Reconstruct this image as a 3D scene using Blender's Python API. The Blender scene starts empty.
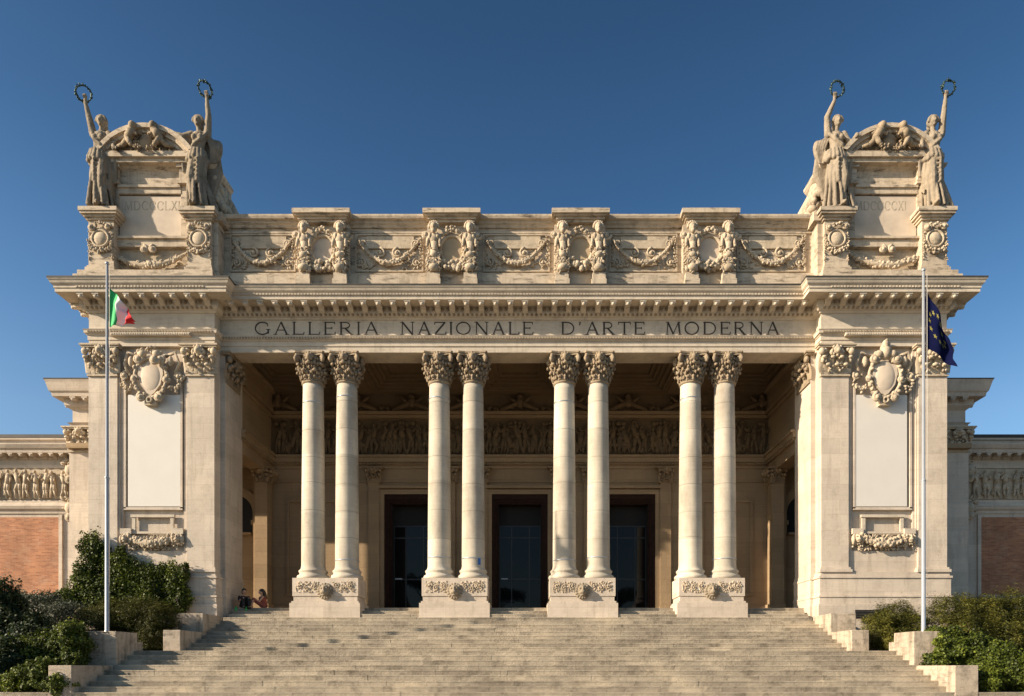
import bpy, math, random
import numpy as np
from mathutils import Vector, Matrix
random.seed(7); np.random.seed(7)
R = math.radians
PI = math.pi
scn = bpy.context.scene
COL = scn.collection

# ------------------------------------------------------------------ helpers
def rotm(rx=0, ry=0, rz=0):
    return np.array((Matrix.Rotation(rz, 3, 'Z') @ Matrix.Rotation(ry, 3, 'Y') @ Matrix.Rotation(rx, 3, 'X')))

class MB:
    def __init__(s):
        s.v = []; s.f = []; s.sm = []; s.t = []
    def add(s, vs, fs, smooth=False, tone=0.5):
        n = len(s.v)
        s.v += [tuple(map(float, p)) for p in vs]
        for q in fs:
            s.f.append(tuple(i + n for i in q)); s.sm.append(smooth); s.t.append(tone)
    def box(s, x0, x1, y0, y1, z0, z1, tone=0.5):
        s.add([(x0,y0,z0),(x1,y0,z0),(x1,y1,z0),(x0,y1,z0),(x0,y0,z1),(x1,y0,z1),(x1,y1,z1),(x0,y1,z1)],
              [(0,3,2,1),(4,5,6,7),(0,1,5,4),(1,2,6,5),(2,3,7,6),(3,0,4,7)], False, tone)
    def prism(s, poly, y0, y1, smooth=False):          # poly in (x, z), extruded along y
        n = len(poly)
        a = 0
        for i in range(n):
            x0, z0 = poly[i]; x1, z1 = poly[(i+1) % n]; a += x0*z1 - x1*z0
        if a < 0: poly = poly[::-1]
        vs = [(x, y0, z) for x, z in poly] + [(x, y1, z) for x, z in poly]
        fs = [tuple(range(n)), tuple(range(2*n-1, n-1, -1))]
        fs += [(i, i+n, (i+1) % n + n, (i+1) % n) for i in range(n)]
        s.add(vs, fs, smooth)
    def prismx(s, poly, x0, x1):                       # poly in (y, z), extruded along x
        n = len(poly)
        a = 0
        for i in range(n):
            p0, q0 = poly[i]; p1, q1 = poly[(i+1) % n]; a += p0*q1 - p1*q0
        if a < 0: poly = poly[::-1]
        vs = [(x1, y, z) for y, z in poly] + [(x0, y, z) for y, z in poly]
        fs = [tuple(range(n)), tuple(range(2*n-1, n-1, -1))]
        fs += [(i, i+n, (i+1) % n + n, (i+1) % n) for i in range(n)]
        s.add(vs, fs)
    def lathe(s, cx, cy, prof, n=32, smooth=True, a0=0.0, a1=2*PI):
        full = abs(a1-a0-2*PI) < 1e-6
        m = n if full else n+1
        vs = []
        for r, z in prof:
            for i in range(m):
                a = a0 + (a1-a0)*i/n
                vs.append((cx + r*math.cos(a), cy + r*math.sin(a), z))
        fs = []
        for k in range(len(prof)-1):
            for i in range(n):
                j = (i+1) % m
                fs.append((k*m+i, k*m+j, (k+1)*m+j, (k+1)*m+i))
        s.add(vs, fs, smooth)
    def ell(s, c, r, rot=None, nu=10, nv=6):
        if not hasattr(r, '__len__'): r = (r, r, r)
        vs = [(0, 0, -1)]
        for k in range(1, nv):
            t = -PI/2 + PI*k/nv
            for i in range(nu):
                a = 2*PI*i/nu
                vs.append((math.cos(t)*math.cos(a), math.cos(t)*math.sin(a), math.sin(t)))
        vs.append((0, 0, 1))
        v = np.array(vs)*np.array(r)
        if rot is not None: v = v @ rot.T
        v = v + np.array(c)
        fs = []
        for i in range(nu): fs.append((0, 1+(i+1) % nu, 1+i))
        for k in range(nv-2):
            for i in range(nu):
                j = (i+1) % nu
                fs.append((1+k*nu+i, 1+k*nu+j, 1+(k+1)*nu+j, 1+(k+1)*nu+i))
        L = len(vs)-1
        for i in range(nu): fs.append((L, 1+(nv-2)*nu+i, 1+(nv-2)*nu+(i+1) % nu))
        s.add(v, fs, True)
    def tube(s, pts, rad, n=8, closed=False, smooth=True, caps=True):
        P = [Vector(p) for p in pts]; L = len(P)
        if not hasattr(rad, '__len__'): rad = [rad]*L
        vs = []; prev = None
        for i in range(L):
            if closed: t = P[(i+1) % L]-P[i-1]
            else: t = P[min(i+1, L-1)]-P[max(i-1, 0)]
            if t.length < 1e-9: t = Vector((0,0,1))
            t.normalize()
            if prev is None:
                up = Vector((0,0,1)) if abs(t.z) < .9 else Vector((0,1,0))
                u = t.cross(up).normalized()
            else:
                u = (prev - t*prev.dot(t))
                u = u.normalized() if u.length > 1e-6 else t.orthogonal().normalized()
            prev = u; w = t.cross(u)
            for k in range(n):
                a = 2*PI*k/n
                vs.append(P[i] + (u*math.cos(a)+w*math.sin(a))*rad[i])
        fs = []
        for i in range(L if closed else L-1):
            j = (i+1) % L
            for k in range(n):
                m = (k+1) % n
                fs.append((i*n+k, i*n+m, j*n+m, j*n+k))
        if not closed and caps:
            fs.append(tuple(range(n-1, -1, -1))); fs.append(tuple((L-1)*n+k for k in range(n)))
        s.add(vs, fs, smooth)
    def cap(s, p0, p1, r0, r1, n=8):
        p0 = np.array(p0, float); p1 = np.array(p1, float)
        s.tube([p0, p0*.5+p1*.5, p1], [r0, (r0+r1)/2, r1], n)
        s.ell(p0, r0, None, n, 6); s.ell(p1, r1, None, n, 6)
    def sweep(s, prof, path):
        # prof: closed loop of (out, z); path: (x, y) list, outward = right-hand side of travel
        n = len(prof); m = len(path); N = []
        for i in range(m-1):
            dx = path[i+1][0]-path[i][0]; dy = path[i+1][1]-path[i][1]; l = math.hypot(dx, dy)
            N.append((dy/l, -dx/l))
        vs = []
        for i in range(m):
            a = N[max(i-1, 0)]; b = N[min(i, m-2)]
            d = 1 + a[0]*b[0] + a[1]*b[1]
            mx, my = (a[0]+b[0])/d, (a[1]+b[1])/d
            for p, z in prof: vs.append((path[i][0]+mx*p, path[i][1]+my*p, z))
        fs = []
        for i in range(m-1):
            for k in range(n):
                l = (k+1) % n
                fs.append((i*n+k, (i+1)*n+k, (i+1)*n+l, i*n+l))
        fs.append(tuple(range(n))); fs.append(tuple((m-1)*n+k for k in range(n-1, -1, -1)))
        s.add(vs, fs)
    def leaf(s, base, out, h, w, curl, th=.03):
        # acanthus leaf: rises from base, curls outward at the tip; out = unit (x, y)
        o = Vector((out[0], out[1], 0)); sd = Vector((-out[1], out[0], 0)); b = Vector(base)
        vs = []; K = 6
        wid = [.75, .95, 1.0, .85, .6, .25]
        for k in range(K):
            t = k/(K-1)
            zz = h*math.sin(t*PI*.58)/math.sin(PI*.5) if t < .86 else h*.93
            oo = curl*(t**2.2)
            if k == K-1: zz = h*.78
            for j, (q, lift) in enumerate(((-.5, -.02), (-.25, .025), (0, 0.0), (.25, .025), (.5, -.02))):
                vs.append(b + o*(oo+lift*(1 if k < 5 else 0)) + sd*(w*q*wid[k]) + Vector((0, 0, zz)))
        fs = []
        for k in range(K-1):
            for j in range(4):
                fs.append((k*5+j, k*5+j+1, (k+1)*5+j+1, (k+1)*5+j))
        s.add(vs, fs, True)
        s.ell(b + o*(curl*.98+.02) + Vector((0, 0, h*.82)), (w*.33, w*.2, w*.2), rotm(0, 0, math.atan2(o.y, o.x)+PI/2), 8, 5)
    def mesh(s, name):
        me = bpy.data.meshes.new(name)
        me.from_pydata(s.v, [], s.f)
        me.polygons.foreach_set('use_smooth', s.sm)
        a = me.attributes.new('tone', 'FLOAT', 'FACE'); a.data.foreach_set('value', s.t)
        me.update()
        return me
    def build(s, name, mat, parent=None):
        return link(name, s.mesh(name), mat, parent)

def link(name, me, mat, parent=None):
    o = bpy.data.objects.new(name, me); COL.objects.link(o)
    if mat is not None:
        me.materials.clear(); me.materials.append(mat)
    if parent is not None: o.parent = parent
    return o
def fixn(o):
    import bmesh
    bm = bmesh.new(); bm.from_mesh(o.data); bmesh.ops.recalc_face_normals(bm, faces=bm.faces); bm.to_mesh(o.data); bm.free()
    return o
def empty(name, loc=(0,0,0), rz=0, parent=None):
    o = bpy.data.objects.new(name, None); COL.objects.link(o); o.location = loc; o.rotation_euler = (0,0,rz)
    o.empty_display_size = .3
    if parent: o.parent = parent
    return o
def tag(o, label=None, cat=None, group=None, kind=None):
    if label: o['label'] = label
    if cat: o['category'] = cat
    if group: o['group'] = group
    if kind: o['kind'] = kind
    return o
def copy_part(o, parent, loc=None):
    c = o.copy(); COL.objects.link(c); c.parent = parent
    if loc is not None: c.location = loc
    for ch in list(o.children):
        g = ch.copy(); COL.objects.link(g); g.parent = c
    return c
def clay(mb, voxel, smooth=2, disp=0.0, dscale=.1):
    me = mb.mesh('clay'); o = bpy.data.objects.new('clay', me); COL.objects.link(o)
    r = o.modifiers.new('r', 'REMESH'); r.mode = 'VOXEL'; r.voxel_size = voxel; r.use_smooth_shade = True
    if smooth:
        m = o.modifiers.new('s', 'SMOOTH'); m.iterations = smooth; m.factor = .5
    if disp:
        tx = bpy.data.textures.new('fold', 'CLOUDS'); tx.noise_scale = dscale
        d = o.modifiers.new('d', 'DISPLACE'); d.texture = tx; d.strength = disp; d.mid_level = .5
    dg = bpy.context.evaluated_depsgraph_get(); dg.update()
    out = bpy.data.meshes.new_from_object(o.evaluated_get(dg))
    bpy.data.objects.remove(o)
    out.polygons.foreach_set('use_smooth', [True]*len(out.polygons))
    return out

# ------------------------------------------------------------------ materials
class NT:
    def __init__(s, name):
        s.m = bpy.data.materials.new(name); s.m.use_nodes = True
        s.t = s.m.node_tree; s.b = s.t.nodes['Principled BSDF']; s.L = s.t.links
    def n(s, typ, **kw):
        x = s.t.nodes.new(typ)
        for k, v in kw.items():
            if k.startswith('i_'):
                kk = k[2:].replace('_', ' ')
                x.inputs[kk].default_value = v
            else: setattr(x, k, v)
        return x
    def l(s, a, b): s.L.new(a, b)
    def mapping(s, src, scale):
        m = s.n('ShaderNodeMapping'); m.inputs['Scale'].default_value = scale; s.l(src, m.inputs['Vector']); return m.outputs[0]
    def noise(s, src, scale, detail=6, rough=.6):
        x = s.n('ShaderNodeTexNoise'); x.inputs['Scale'].default_value = scale; x.inputs['Detail'].default_value = detail
        x.inputs['Roughness'].default_value = rough; s.l(src, x.inputs['Vector']); return x.outputs['Fac']
    def ramp(s, src, stops):
        x = s.n('ShaderNodeValToRGB'); e = x.color_ramp.elements
        e[0].position, e[0].color = stops[0][0], (*stops[0][1], 1) if len(stops[0][1]) == 3 else stops[0][1]
        e[1].position, e[1].color = stops[-1][0], (*stops[-1][1], 1)
        for p, c in stops[1:-1]:
            q = e.new(p); q.color = (*c, 1)
        s.l(src, x.inputs[0]); return x.outputs[0]
    def mix(s, a, b, f, mode='MIX'):
        x = s.n('ShaderNodeMix', data_type='RGBA', blend_type=mode)
        for k, v in ((6, a), (7, b), (0, f)):
            if hasattr(v, 'links') or hasattr(v, 'is_linked'): s.l(v, x.inputs[k])
            elif k == 0: x.inputs[0].default_value = v
            else: x.inputs[k].default_value = (*v, 1)
        return x.outputs[2]
    def math(s, op, a, b=None):
        x = s.n('ShaderNodeMath', operation=op)
        for i, v in enumerate((a, b)):
            if v is None: continue
            if hasattr(v, 'is_linked'): s.l(v, x.inputs[i])
            else: x.inputs[i].default_value = v
        return x.outputs[0]

def g3(v): return (v, v, v)
def stone(name, col, dirt=(.16,.13,.10), dirt_amt=.5, joints=True, bw=1.5, bh=.56, streak=.35, rough=.85, bump=.25, patch=.5, joint_dark=.35, crust=0.0, big=None):
    N = NT(name); pos = N.n('ShaderNodeNewGeometry').outputs['Position']
    c = np.array(col)
    n1 = N.noise(pos, .45, 4); base = N.ramp(n1, [(.3, tuple(c*.86)), (.55, tuple(c)), (.75, tuple(np.minimum(c*1.12, 1)*np.array((1.0,.99,.96))))])
    if joints:
        sp = N.n('ShaderNodeSeparateXYZ'); N.l(pos, sp.inputs[0])
        cb = N.n('ShaderNodeCombineXYZ'); N.l(N.math('ADD', sp.outputs[0], sp.outputs[1]), cb.inputs[0]); N.l(sp.outputs[2], cb.inputs[1])
        br = N.n('ShaderNodeTexBrick'); br.offset = .5
        for k, v in (('Scale', 1.0), ('Mortar Size', .006), ('Mortar Smooth', .3), ('Bias', 0.0), ('Brick Width', bw), ('Row Height', bh)):
            br.inputs[k].default_value = v
        br.inputs['Color1'].default_value = (.83,.83,.83,1); br.inputs['Color2'].default_value = (1,1,1,1)
        d = 1-joint_dark
        br.inputs['Mortar'].default_value = (d*.95, d*.9, d*.85, 1)
        N.l(cb.outputs[0], br.inputs['Vector'])
        base = N.mix(base, br.outputs['Color'], .8, 'MULTIPLY')
    # travertine banding
    band = N.noise(N.mapping(pos, (.5,.5,14)), 1.6, 5, .7)
    base = N.mix(base, N.ramp(band, [(.35, (.86,.84,.80)), (.65, (1,1,1))]), .55, 'MULTIPLY')
    # weather streaks running down, and blotches
    st = N.noise(N.mapping(pos, (3.2,3.2,.28)), 1.3, 6, .65)
    base = N.mix(base, tuple(dirt), N.math('MULTIPLY', N.ramp(st, [(.52, g3(0)), (.78, g3(1))]), streak))
    bl = N.noise(pos, 2.3, 9, .75)
    base = N.mix(base, tuple(dirt), N.math('MULTIPLY', N.ramp(bl, [(.5, g3(0)), (.72, g3(1))]), dirt_amt))
    fine = N.noise(pos, 38, 5, .7)
    base = N.mix(base, N.ramp(fine, [(.32, (.72,.68,.62)), (.5, (1,1,1))]), patch, 'MULTIPLY')
    if crust:
        ck = N.noise(N.mapping(pos, (.9,.9,5.0)), 1.5, 8, .75)
        base = N.mix(base, (.075,.058,.042), N.math('MULTIPLY', N.ramp(ck, [(.53, g3(0)), (.66, g3(1))]), crust))
    if big:
        bk = N.noise(N.mapping(pos, big), 1.0, 7, .62)
        base = N.mix(base, N.ramp(bk, [(.34, (.66,.64,.62)), (.5, (.90,.89,.87)), (.66, (1.10,1.08,1.03))]), 1.0, 'MULTIPLY')
    at = N.n('ShaderNodeAttribute', attribute_name='tone')
    base = N.mix(base, N.ramp(at.outputs['Fac'], [(0, g3(.55)), (.5, g3(1)), (1, (1.0,1.0,1.0))]), 1.0, 'MULTIPLY')
    N.l(base, N.b.inputs['Base Color'])
    N.b.inputs['Roughness'].default_value = rough; N.b.inputs['Specular IOR Level'].default_value = .25
    bp = N.n('ShaderNodeBump'); bp.inputs['Strength'].default_value = bump; bp.inputs['Distance'].default_value = .03
    h = N.math('ADD', N.math('MULTIPLY', fine, .5), N.noise(pos, 9, 6, .7))
    if joints: h = N.math('SUBTRACT', h, N.math('MULTIPLY', br.outputs['Fac'], .6))
    N.l(h, bp.inputs['Height']); N.l(bp.outputs[0], N.b.inputs['Normal'])
    return N.m

def plain(name, col, rough=.6, metal=0, spec=.5, var=.15, scale=4, bump=0.0):
    N = NT(name); pos = N.n('ShaderNodeNewGeometry').outputs['Position']; c = np.array(col)
    N.l(N.ramp(N.noise(pos, scale, 5), [(.3, tuple(c*(1-var))), (.7, tuple(np.minimum(c*(1+var), 1)))]), N.b.inputs['Base Color'])
    N.b.inputs['Roughness'].default_value = rough; N.b.inputs['Metallic'].default_value = metal; N.b.inputs['Specular IOR Level'].default_value = spec
    if bump:
        bp = N.n('ShaderNodeBump'); bp.inputs['Strength'].default_value = bump; bp.inputs['Distance'].default_value = .05
        N.l(N.noise(pos, scale*3, 6), bp.inputs['Height']); N.l(bp.outputs[0], N.b.inputs['Normal'])
    return N.m

def leafmat(name, dark, mid, light, trans=.25):
    N = NT(name); at = N.n('ShaderNodeAttribute', attribute_name='tone')
    c = N.ramp(at.outputs['Fac'], [(0, dark), (.55, mid), (1, light)])
    N.l(c, N.b.inputs['Base Color']); N.b.inputs['Roughness'].default_value = .55; N.b.inputs['Specular IOR Level'].default_value = .3
    tr = N.n('ShaderNodeBsdfTranslucent'); N.l(c, tr.inputs[0])
    mx = N.n('ShaderNodeMixShader'); mx.inputs[0].default_value = trans
    N.l(N.b.outputs[0], mx.inputs[1]); N.l(tr.outputs[0], mx.inputs[2])
    N.l(mx.outputs[0], N.t.nodes['Material Output'].inputs['Surface'])
    return N.m

M = {}
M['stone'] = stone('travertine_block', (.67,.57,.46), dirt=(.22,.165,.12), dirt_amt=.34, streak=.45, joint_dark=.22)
M['stone_shaded'] = stone('travertine_shaded', (.40,.285,.17), dirt=(.18,.13,.09), dirt_amt=.25, streak=.18)  # travertine with the portico's shade put into its base colour
M['plain'] = stone('travertine_moulding', (.63,.54,.425), dirt=(.17,.13,.09), dirt_amt=.4, joints=False, streak=.35, crust=.18)
M['attic'] = stone('travertine_weathered', (.60,.495,.37), dirt=(.12,.09,.06), dirt_amt=.60, joints=False, streak=.6, crust=.9)
M['ceiling'] = stone('ceiling_plaster_shaded', (.20,.14,.08), dirt=(.10,.07,.045), dirt_amt=.4, joints=False, streak=.15)  # base colour lowered so the ceiling reads as deep shade
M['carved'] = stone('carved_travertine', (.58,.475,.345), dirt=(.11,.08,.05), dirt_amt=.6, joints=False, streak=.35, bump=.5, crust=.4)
M['carved_shaded'] = stone('carved_travertine_shaded', (.20,.14,.08), dirt=(.05,.035,.02), dirt_amt=.5, joints=False, streak=.2, bump=.4)  # darker copy of the carved stone, portico shade painted in
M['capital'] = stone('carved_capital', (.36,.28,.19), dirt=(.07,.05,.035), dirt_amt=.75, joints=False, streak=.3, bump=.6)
M['shaft'] = stone('column_shaft', (.69,.62,.51), dirt=(.30,.23,.17), dirt_amt=.22, joints=False, streak=.2, bump=.2, big=(.9,.9,.35))
M['statue'] = stone('statue_marble', (.54,.44,.32), dirt=(.07,.055,.04), dirt_amt=.7, joints=False, streak=.6, bump=.5)
M['statue_light'] = stone('statue_marble_clean', (.60,.49,.36), dirt=(.09,.075,.06), dirt_amt=.5, joints=False, streak=.5, bump=.5)
M['steps'] = stone('step_stone', (.50,.43,.335), dirt=(.12,.095,.065), dirt_amt=.8, joints=False, streak=.1, bump=.7, big=(.8,1.3,1.3))
M['wallblock'] = stone('stair_wall_stone', (.52,.43,.33), dirt=(.10,.085,.06), dirt_amt=.9, joints=False, crust=.5, streak=1.0, bump=.5)
M['white'] = plain('white_board', (.64,.60,.535), .6, var=.03, scale=1.2)
M['plaster'] = plain('tablet_stone', (.58,.475,.36), .8, var=.12, scale=2)
M['tan'] = plain('tablet_stone_tan', (.42,.32,.20), .8, var=.10, scale=2)
M['bronze'] = plain('bronze_green', (.045,.075,.062), .45, metal=.6, var=.4, scale=9)
M['lead'] = plain('lead_flashing', (.05,.043,.035), .7, var=.3, scale=3)
M['letter'] = plain('lettering_dark', (.045,.03,.02), .7, var=.2)
M['letter_faint'] = plain('lettering_faint', (.42,.35,.25), .85, var=.15)
M['wood'] = plain('door_wood', (.030,.013,.008), .75, spec=.2, var=.35, scale=5)
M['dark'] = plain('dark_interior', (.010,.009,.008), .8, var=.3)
M['mullion'] = plain('mullion_black', (.012,.012,.012), .4, var=.1)
M['pole'] = plain('pole_metal', (.42,.44,.46), .35, metal=.35, var=.06)
M['tape'] = plain('blue_tape', (.03,.14,.42), .6, var=.1)
M['soil'] = plain('soil', (.09,.07,.045), .95, var=.4, scale=3, bump=.6)
M['asphalt'] = plain('asphalt', (.12,.11,.10), .9, var=.2, scale=2, bump=.3)
M['bark'] = plain('bark', (.10,.07,.05), .9, var=.35, scale=10, bump=.7)
g = NT('door_glass'); g.b.inputs['Base Color'].default_value = (.006,.007,.008,1); g.b.inputs['Roughness'].default_value = .02; g.b.inputs['IOR'].default_value = 1.27
M['glass'] = g.m
# brick
N = NT('brick_wall'); pos = N.n('ShaderNodeNewGeometry').outputs['Position']
sp = N.n('ShaderNodeSeparateXYZ'); N.l(pos, sp.inputs[0]); cb = N.n('ShaderNodeCombineXYZ'); N.l(sp.outputs[0], cb.inputs[0]); N.l(sp.outputs[2], cb.inputs[1])
br = N.n('ShaderNodeTexBrick')
for k, v in (('Scale', 1.0), ('Mortar Size', .007), ('Brick Width', .26), ('Row Height', .065), ('Bias', -.1)): br.inputs[k].default_value = v
br.inputs['Color1'].default_value = (.56,.235,.105,1); br.inputs['Color2'].default_value = (.34,.12,.052,1); br.inputs['Mortar'].default_value = (.42,.28,.19,1)
N.l(cb.outputs[0], br.inputs['Vector'])
cc = N.mix(br.outputs['Color'], N.ramp(N.noise(pos, .9, 6), [(.3, g3(.65)), (.7, g3(1.05))]), 1.0, 'MULTIPLY')
cc = N.mix(cc, (.55,.40,.28), N.math('MULTIPLY', N.ramp(N.noise(pos, 1.7, 7, .7), [(.5, g3(0)), (.75, g3(1))]), .35))
N.l(cc, N.b.inputs['Base Color']); N.b.inputs['Roughness'].default_value = .9; M['brick'] = N.m
M['ivy'] = leafmat('ivy_leaf', (.024,.034,.004), (.080,.105,.012), (.23,.26,.03))
M['shrub'] = leafmat('shrub_leaf', (.028,.030,.006), (.095,.097,.016), (.26,.23,.04))
M['darkshrub'] = leafmat('dark_shrub_leaf', (.010,.018,.007), (.026,.042,.013), (.07,.09,.022))
M['pale'] = leafmat('pale_shrub_leaf', (.03,.035,.018), (.09,.10,.06), (.42,.42,.34))
M['grass'] = leafmat('grass_blade', (.02,.03,.008), (.05,.07,.015), (.12,.13,.03))
def attrmat(name, stops):
    N = NT(name); at = N.n('ShaderNodeAttribute', attribute_name='tone'); x = N.n('ShaderNodeValToRGB'); x.color_ramp.interpolation = 'CONSTANT'
    e = x.color_ramp.elements; e[0].position = stops[0][0]; e[0].color = (*stops[0][1], 1); e[1].position = stops[1][0]; e[1].color = (*stops[1][1], 1)
    for p, c in stops[2:]:
        q = e.new(p); q.color = (*c, 1)
    N.l(at.outputs['Fac'], x.inputs[0]); N.l(x.outputs[0], N.b.inputs['Base Color']); N.b.inputs['Roughness'].default_value = .75
    return N.m
M['tricolour'] = attrmat('tricolour_cloth', [(0, (.02,.40,.11)), (.333, (.78,.76,.70)), (.667, (.62,.015,.02))])
M['blueflag'] = plain('blue_cloth', (.005,.007,.035), .9, spec=.05, var=.1)
M['gold'] = plain('gold_cloth', (.20,.17,.03), .7, var=.05)
M['skin'] = plain('skin', (.42,.25,.17), .55, var=.05)
M['hair'] = plain('hair', (.012,.009,.007), .5, var=.2)
M['blackcloth'] = plain('black_cloth', (.012,.012,.014), .85, var=.2)
M['redcloth'] = plain('rust_cloth', (.20,.055,.04), .85, var=.15)
M['bottle'] = plain('green_bottle', (.03,.40,.07), .25, var=.1)

# ------------------------------------------------------------------ shared ornament
def fruit_chain(mb, pts, rad, step=.07, jitter=.35, seg=7):
    P = [np.array(p, float) for p in pts]; acc = 0
    for i in range(len(P)-1):
        a, b = P[i], P[i+1]; l = np.linalg.norm(b-a); k = max(1, int(l/step))
        for j in range(k):
            t = (i + j/k)/(len(P)-1); r = rad(t) if callable(rad) else rad
            c = a+(b-a)*j/k
            for q in range(3):
                off = np.random.uniform(-1, 1, 3)*r*.75; rr = r*random.uniform(.38, .68)
                mb.ell(c+off*np.array((1, .6, 1)), (rr, rr*random.uniform(.6, 1), rr*random.uniform(.6, 1.2)), rotm(*np.random.uniform(0, 3, 3)), seg, 5)
def festoon(mb, x0, x1, z, sag, y, r=.14):
    n = 14; pts = []
    for i in range(n+1):
        t = i/n; pts.append((x0+(x1-x0)*t, y-.06*math.sin(PI*t), z - sag*(1-(2*t-1)**2)))
    mb.tube(pts, [r*(.35+.5*math.sin(PI*i/n)) for i in range(n+1)], 8)
    fruit_chain(mb, pts, lambda t: r*(.5+.6*math.sin(PI*t)), step=r*.34)
def scroll(mb, cx, cz, y, r, turns=1.6, flip=1, th=.035, a0=0):
    pts = []; rad = []
    n = int(14*turns)
    for i in range(n+1):
        t = i/n; a = a0+flip*2*PI*turns*t; rr = r*(1-t*.85)
        pts.append((cx+rr*math.cos(a), y-.03*t, cz+rr*math.sin(a))); rad.append(th*(1.1-.35*t))
    mb.tube(pts, rad, 6); mb.ell(pts[-1], th*1.7, None, 8, 6)
def foliate(mb, x0, x1, z0, z1, y, n, s, seg=7):
    for i in range(n):
        x = random.uniform(x0, x1); z = random.uniform(z0, z1); k = s*random.uniform(.6, 1.3)
        mb.ell((x, y, z), (k, k*.55, k*.35), rotm(0, random.uniform(0, PI), random.uniform(-.5, .5)), seg, 5)
def figure(mb, x, y, z, h, lean=0, flip=1, seated=False, ys=1.0):
    """a small relief figure, half sunk in the slab behind it"""
    r = h*.055; j = lambda a: random.uniform(-a, a)*h
    hip = np.array((x+j(.03), y, z+h*.5)); sh = np.array((x+lean*h+j(.02), y-.02*h, z+h*.80)); hd = sh+np.array((j(.03), -.02*h, h*.13))
    if seated: hip[2] = z+h*.28; sh[2] = z+h*.62; hd[2] = z+h*.78
    mb.cap(hip, sh, r*1.5, r*1.7, 7); mb.ell(hd, (h*.055, h*.06, h*.07), None, 8, 6)
    for sg in (-1, 1):
        fx = x+sg*h*.07+j(.07)
        if seated:
            kn = np.array((x+flip*h*random.uniform(.15, .28), y-.05*h, z+h*random.uniform(.25, .4))); ft = np.array((kn[0]+flip*h*.08*sg, y-.03*h, z+h*.03))
        else:
            kn = np.array((x+sg*h*.06+j(.05), y-.04*h, z+h*.26)); ft = np.array((fx, y-.02*h, z+h*.02))
        mb.cap(hip+np.array((sg*r*.6, 0, 0)), kn, r*1.25, r*.85, 7); mb.cap(kn, ft, r*.85, r*.5, 6)
        el = sh+np.array((sg*h*random.uniform(.08, .16), -.04*h, -h*random.uniform(-.05, .17))); ha = el+np.array((sg*h*random.uniform(-.1, .12), -.05*h, h*random.uniform(-.14, .16)))
        mb.cap(sh+np.array((sg*r*1.1, 0, 0)), el, r*.75, r*.6, 6); mb.cap(el, ha, r*.6, r*.45, 6)
    if random.random() < .75:
        for q in range(4):
            a = hip+np.array((j(.05), -.02*h, j(.02))); mb.cap(a, (x+j(.14), y, z+h*random.uniform(.04, .3)), r*.5, r*.7, 6)
def face(mb, c, s):
    """lion mask"""
    x, y, z = c
    mb.ell((x, y, z), (s*.42, s*.35, s*.48)); mb.ell((x, y-s*.30, z-s*.14), (s*.24, s*.24, s*.2))
    mb.ell((x, y-s*.28, z+s*.08), (s*.1, s*.2, s*.26)); mb.ell((x, y-s*.28, z-s*.38), (s*.2, s*.16, s*.1))
    for q in (-1, 1):
        mb.ell((x+q*s*.2, y-s*.26, z+s*.16), (s*.14, s*.12, s*.07)); mb.ell((x+q*s*.38, y-s*.02, z+s*.36), (s*.12, s*.1, s*.14))
        mb.ell((x+q*s*.15, y-s*.34, z-s*.2), (s*.13, s*.14, s*.11))
    for k in range(16):
        a = 2*PI*k/16; mb.ell((x+math.cos(a)*s*.5, y+s*.05, z+math.sin(a)*s*.52-s*.05), (s*.2, s*.14, s*.12), rotm(0, -a, 0), 8, 5)

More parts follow.
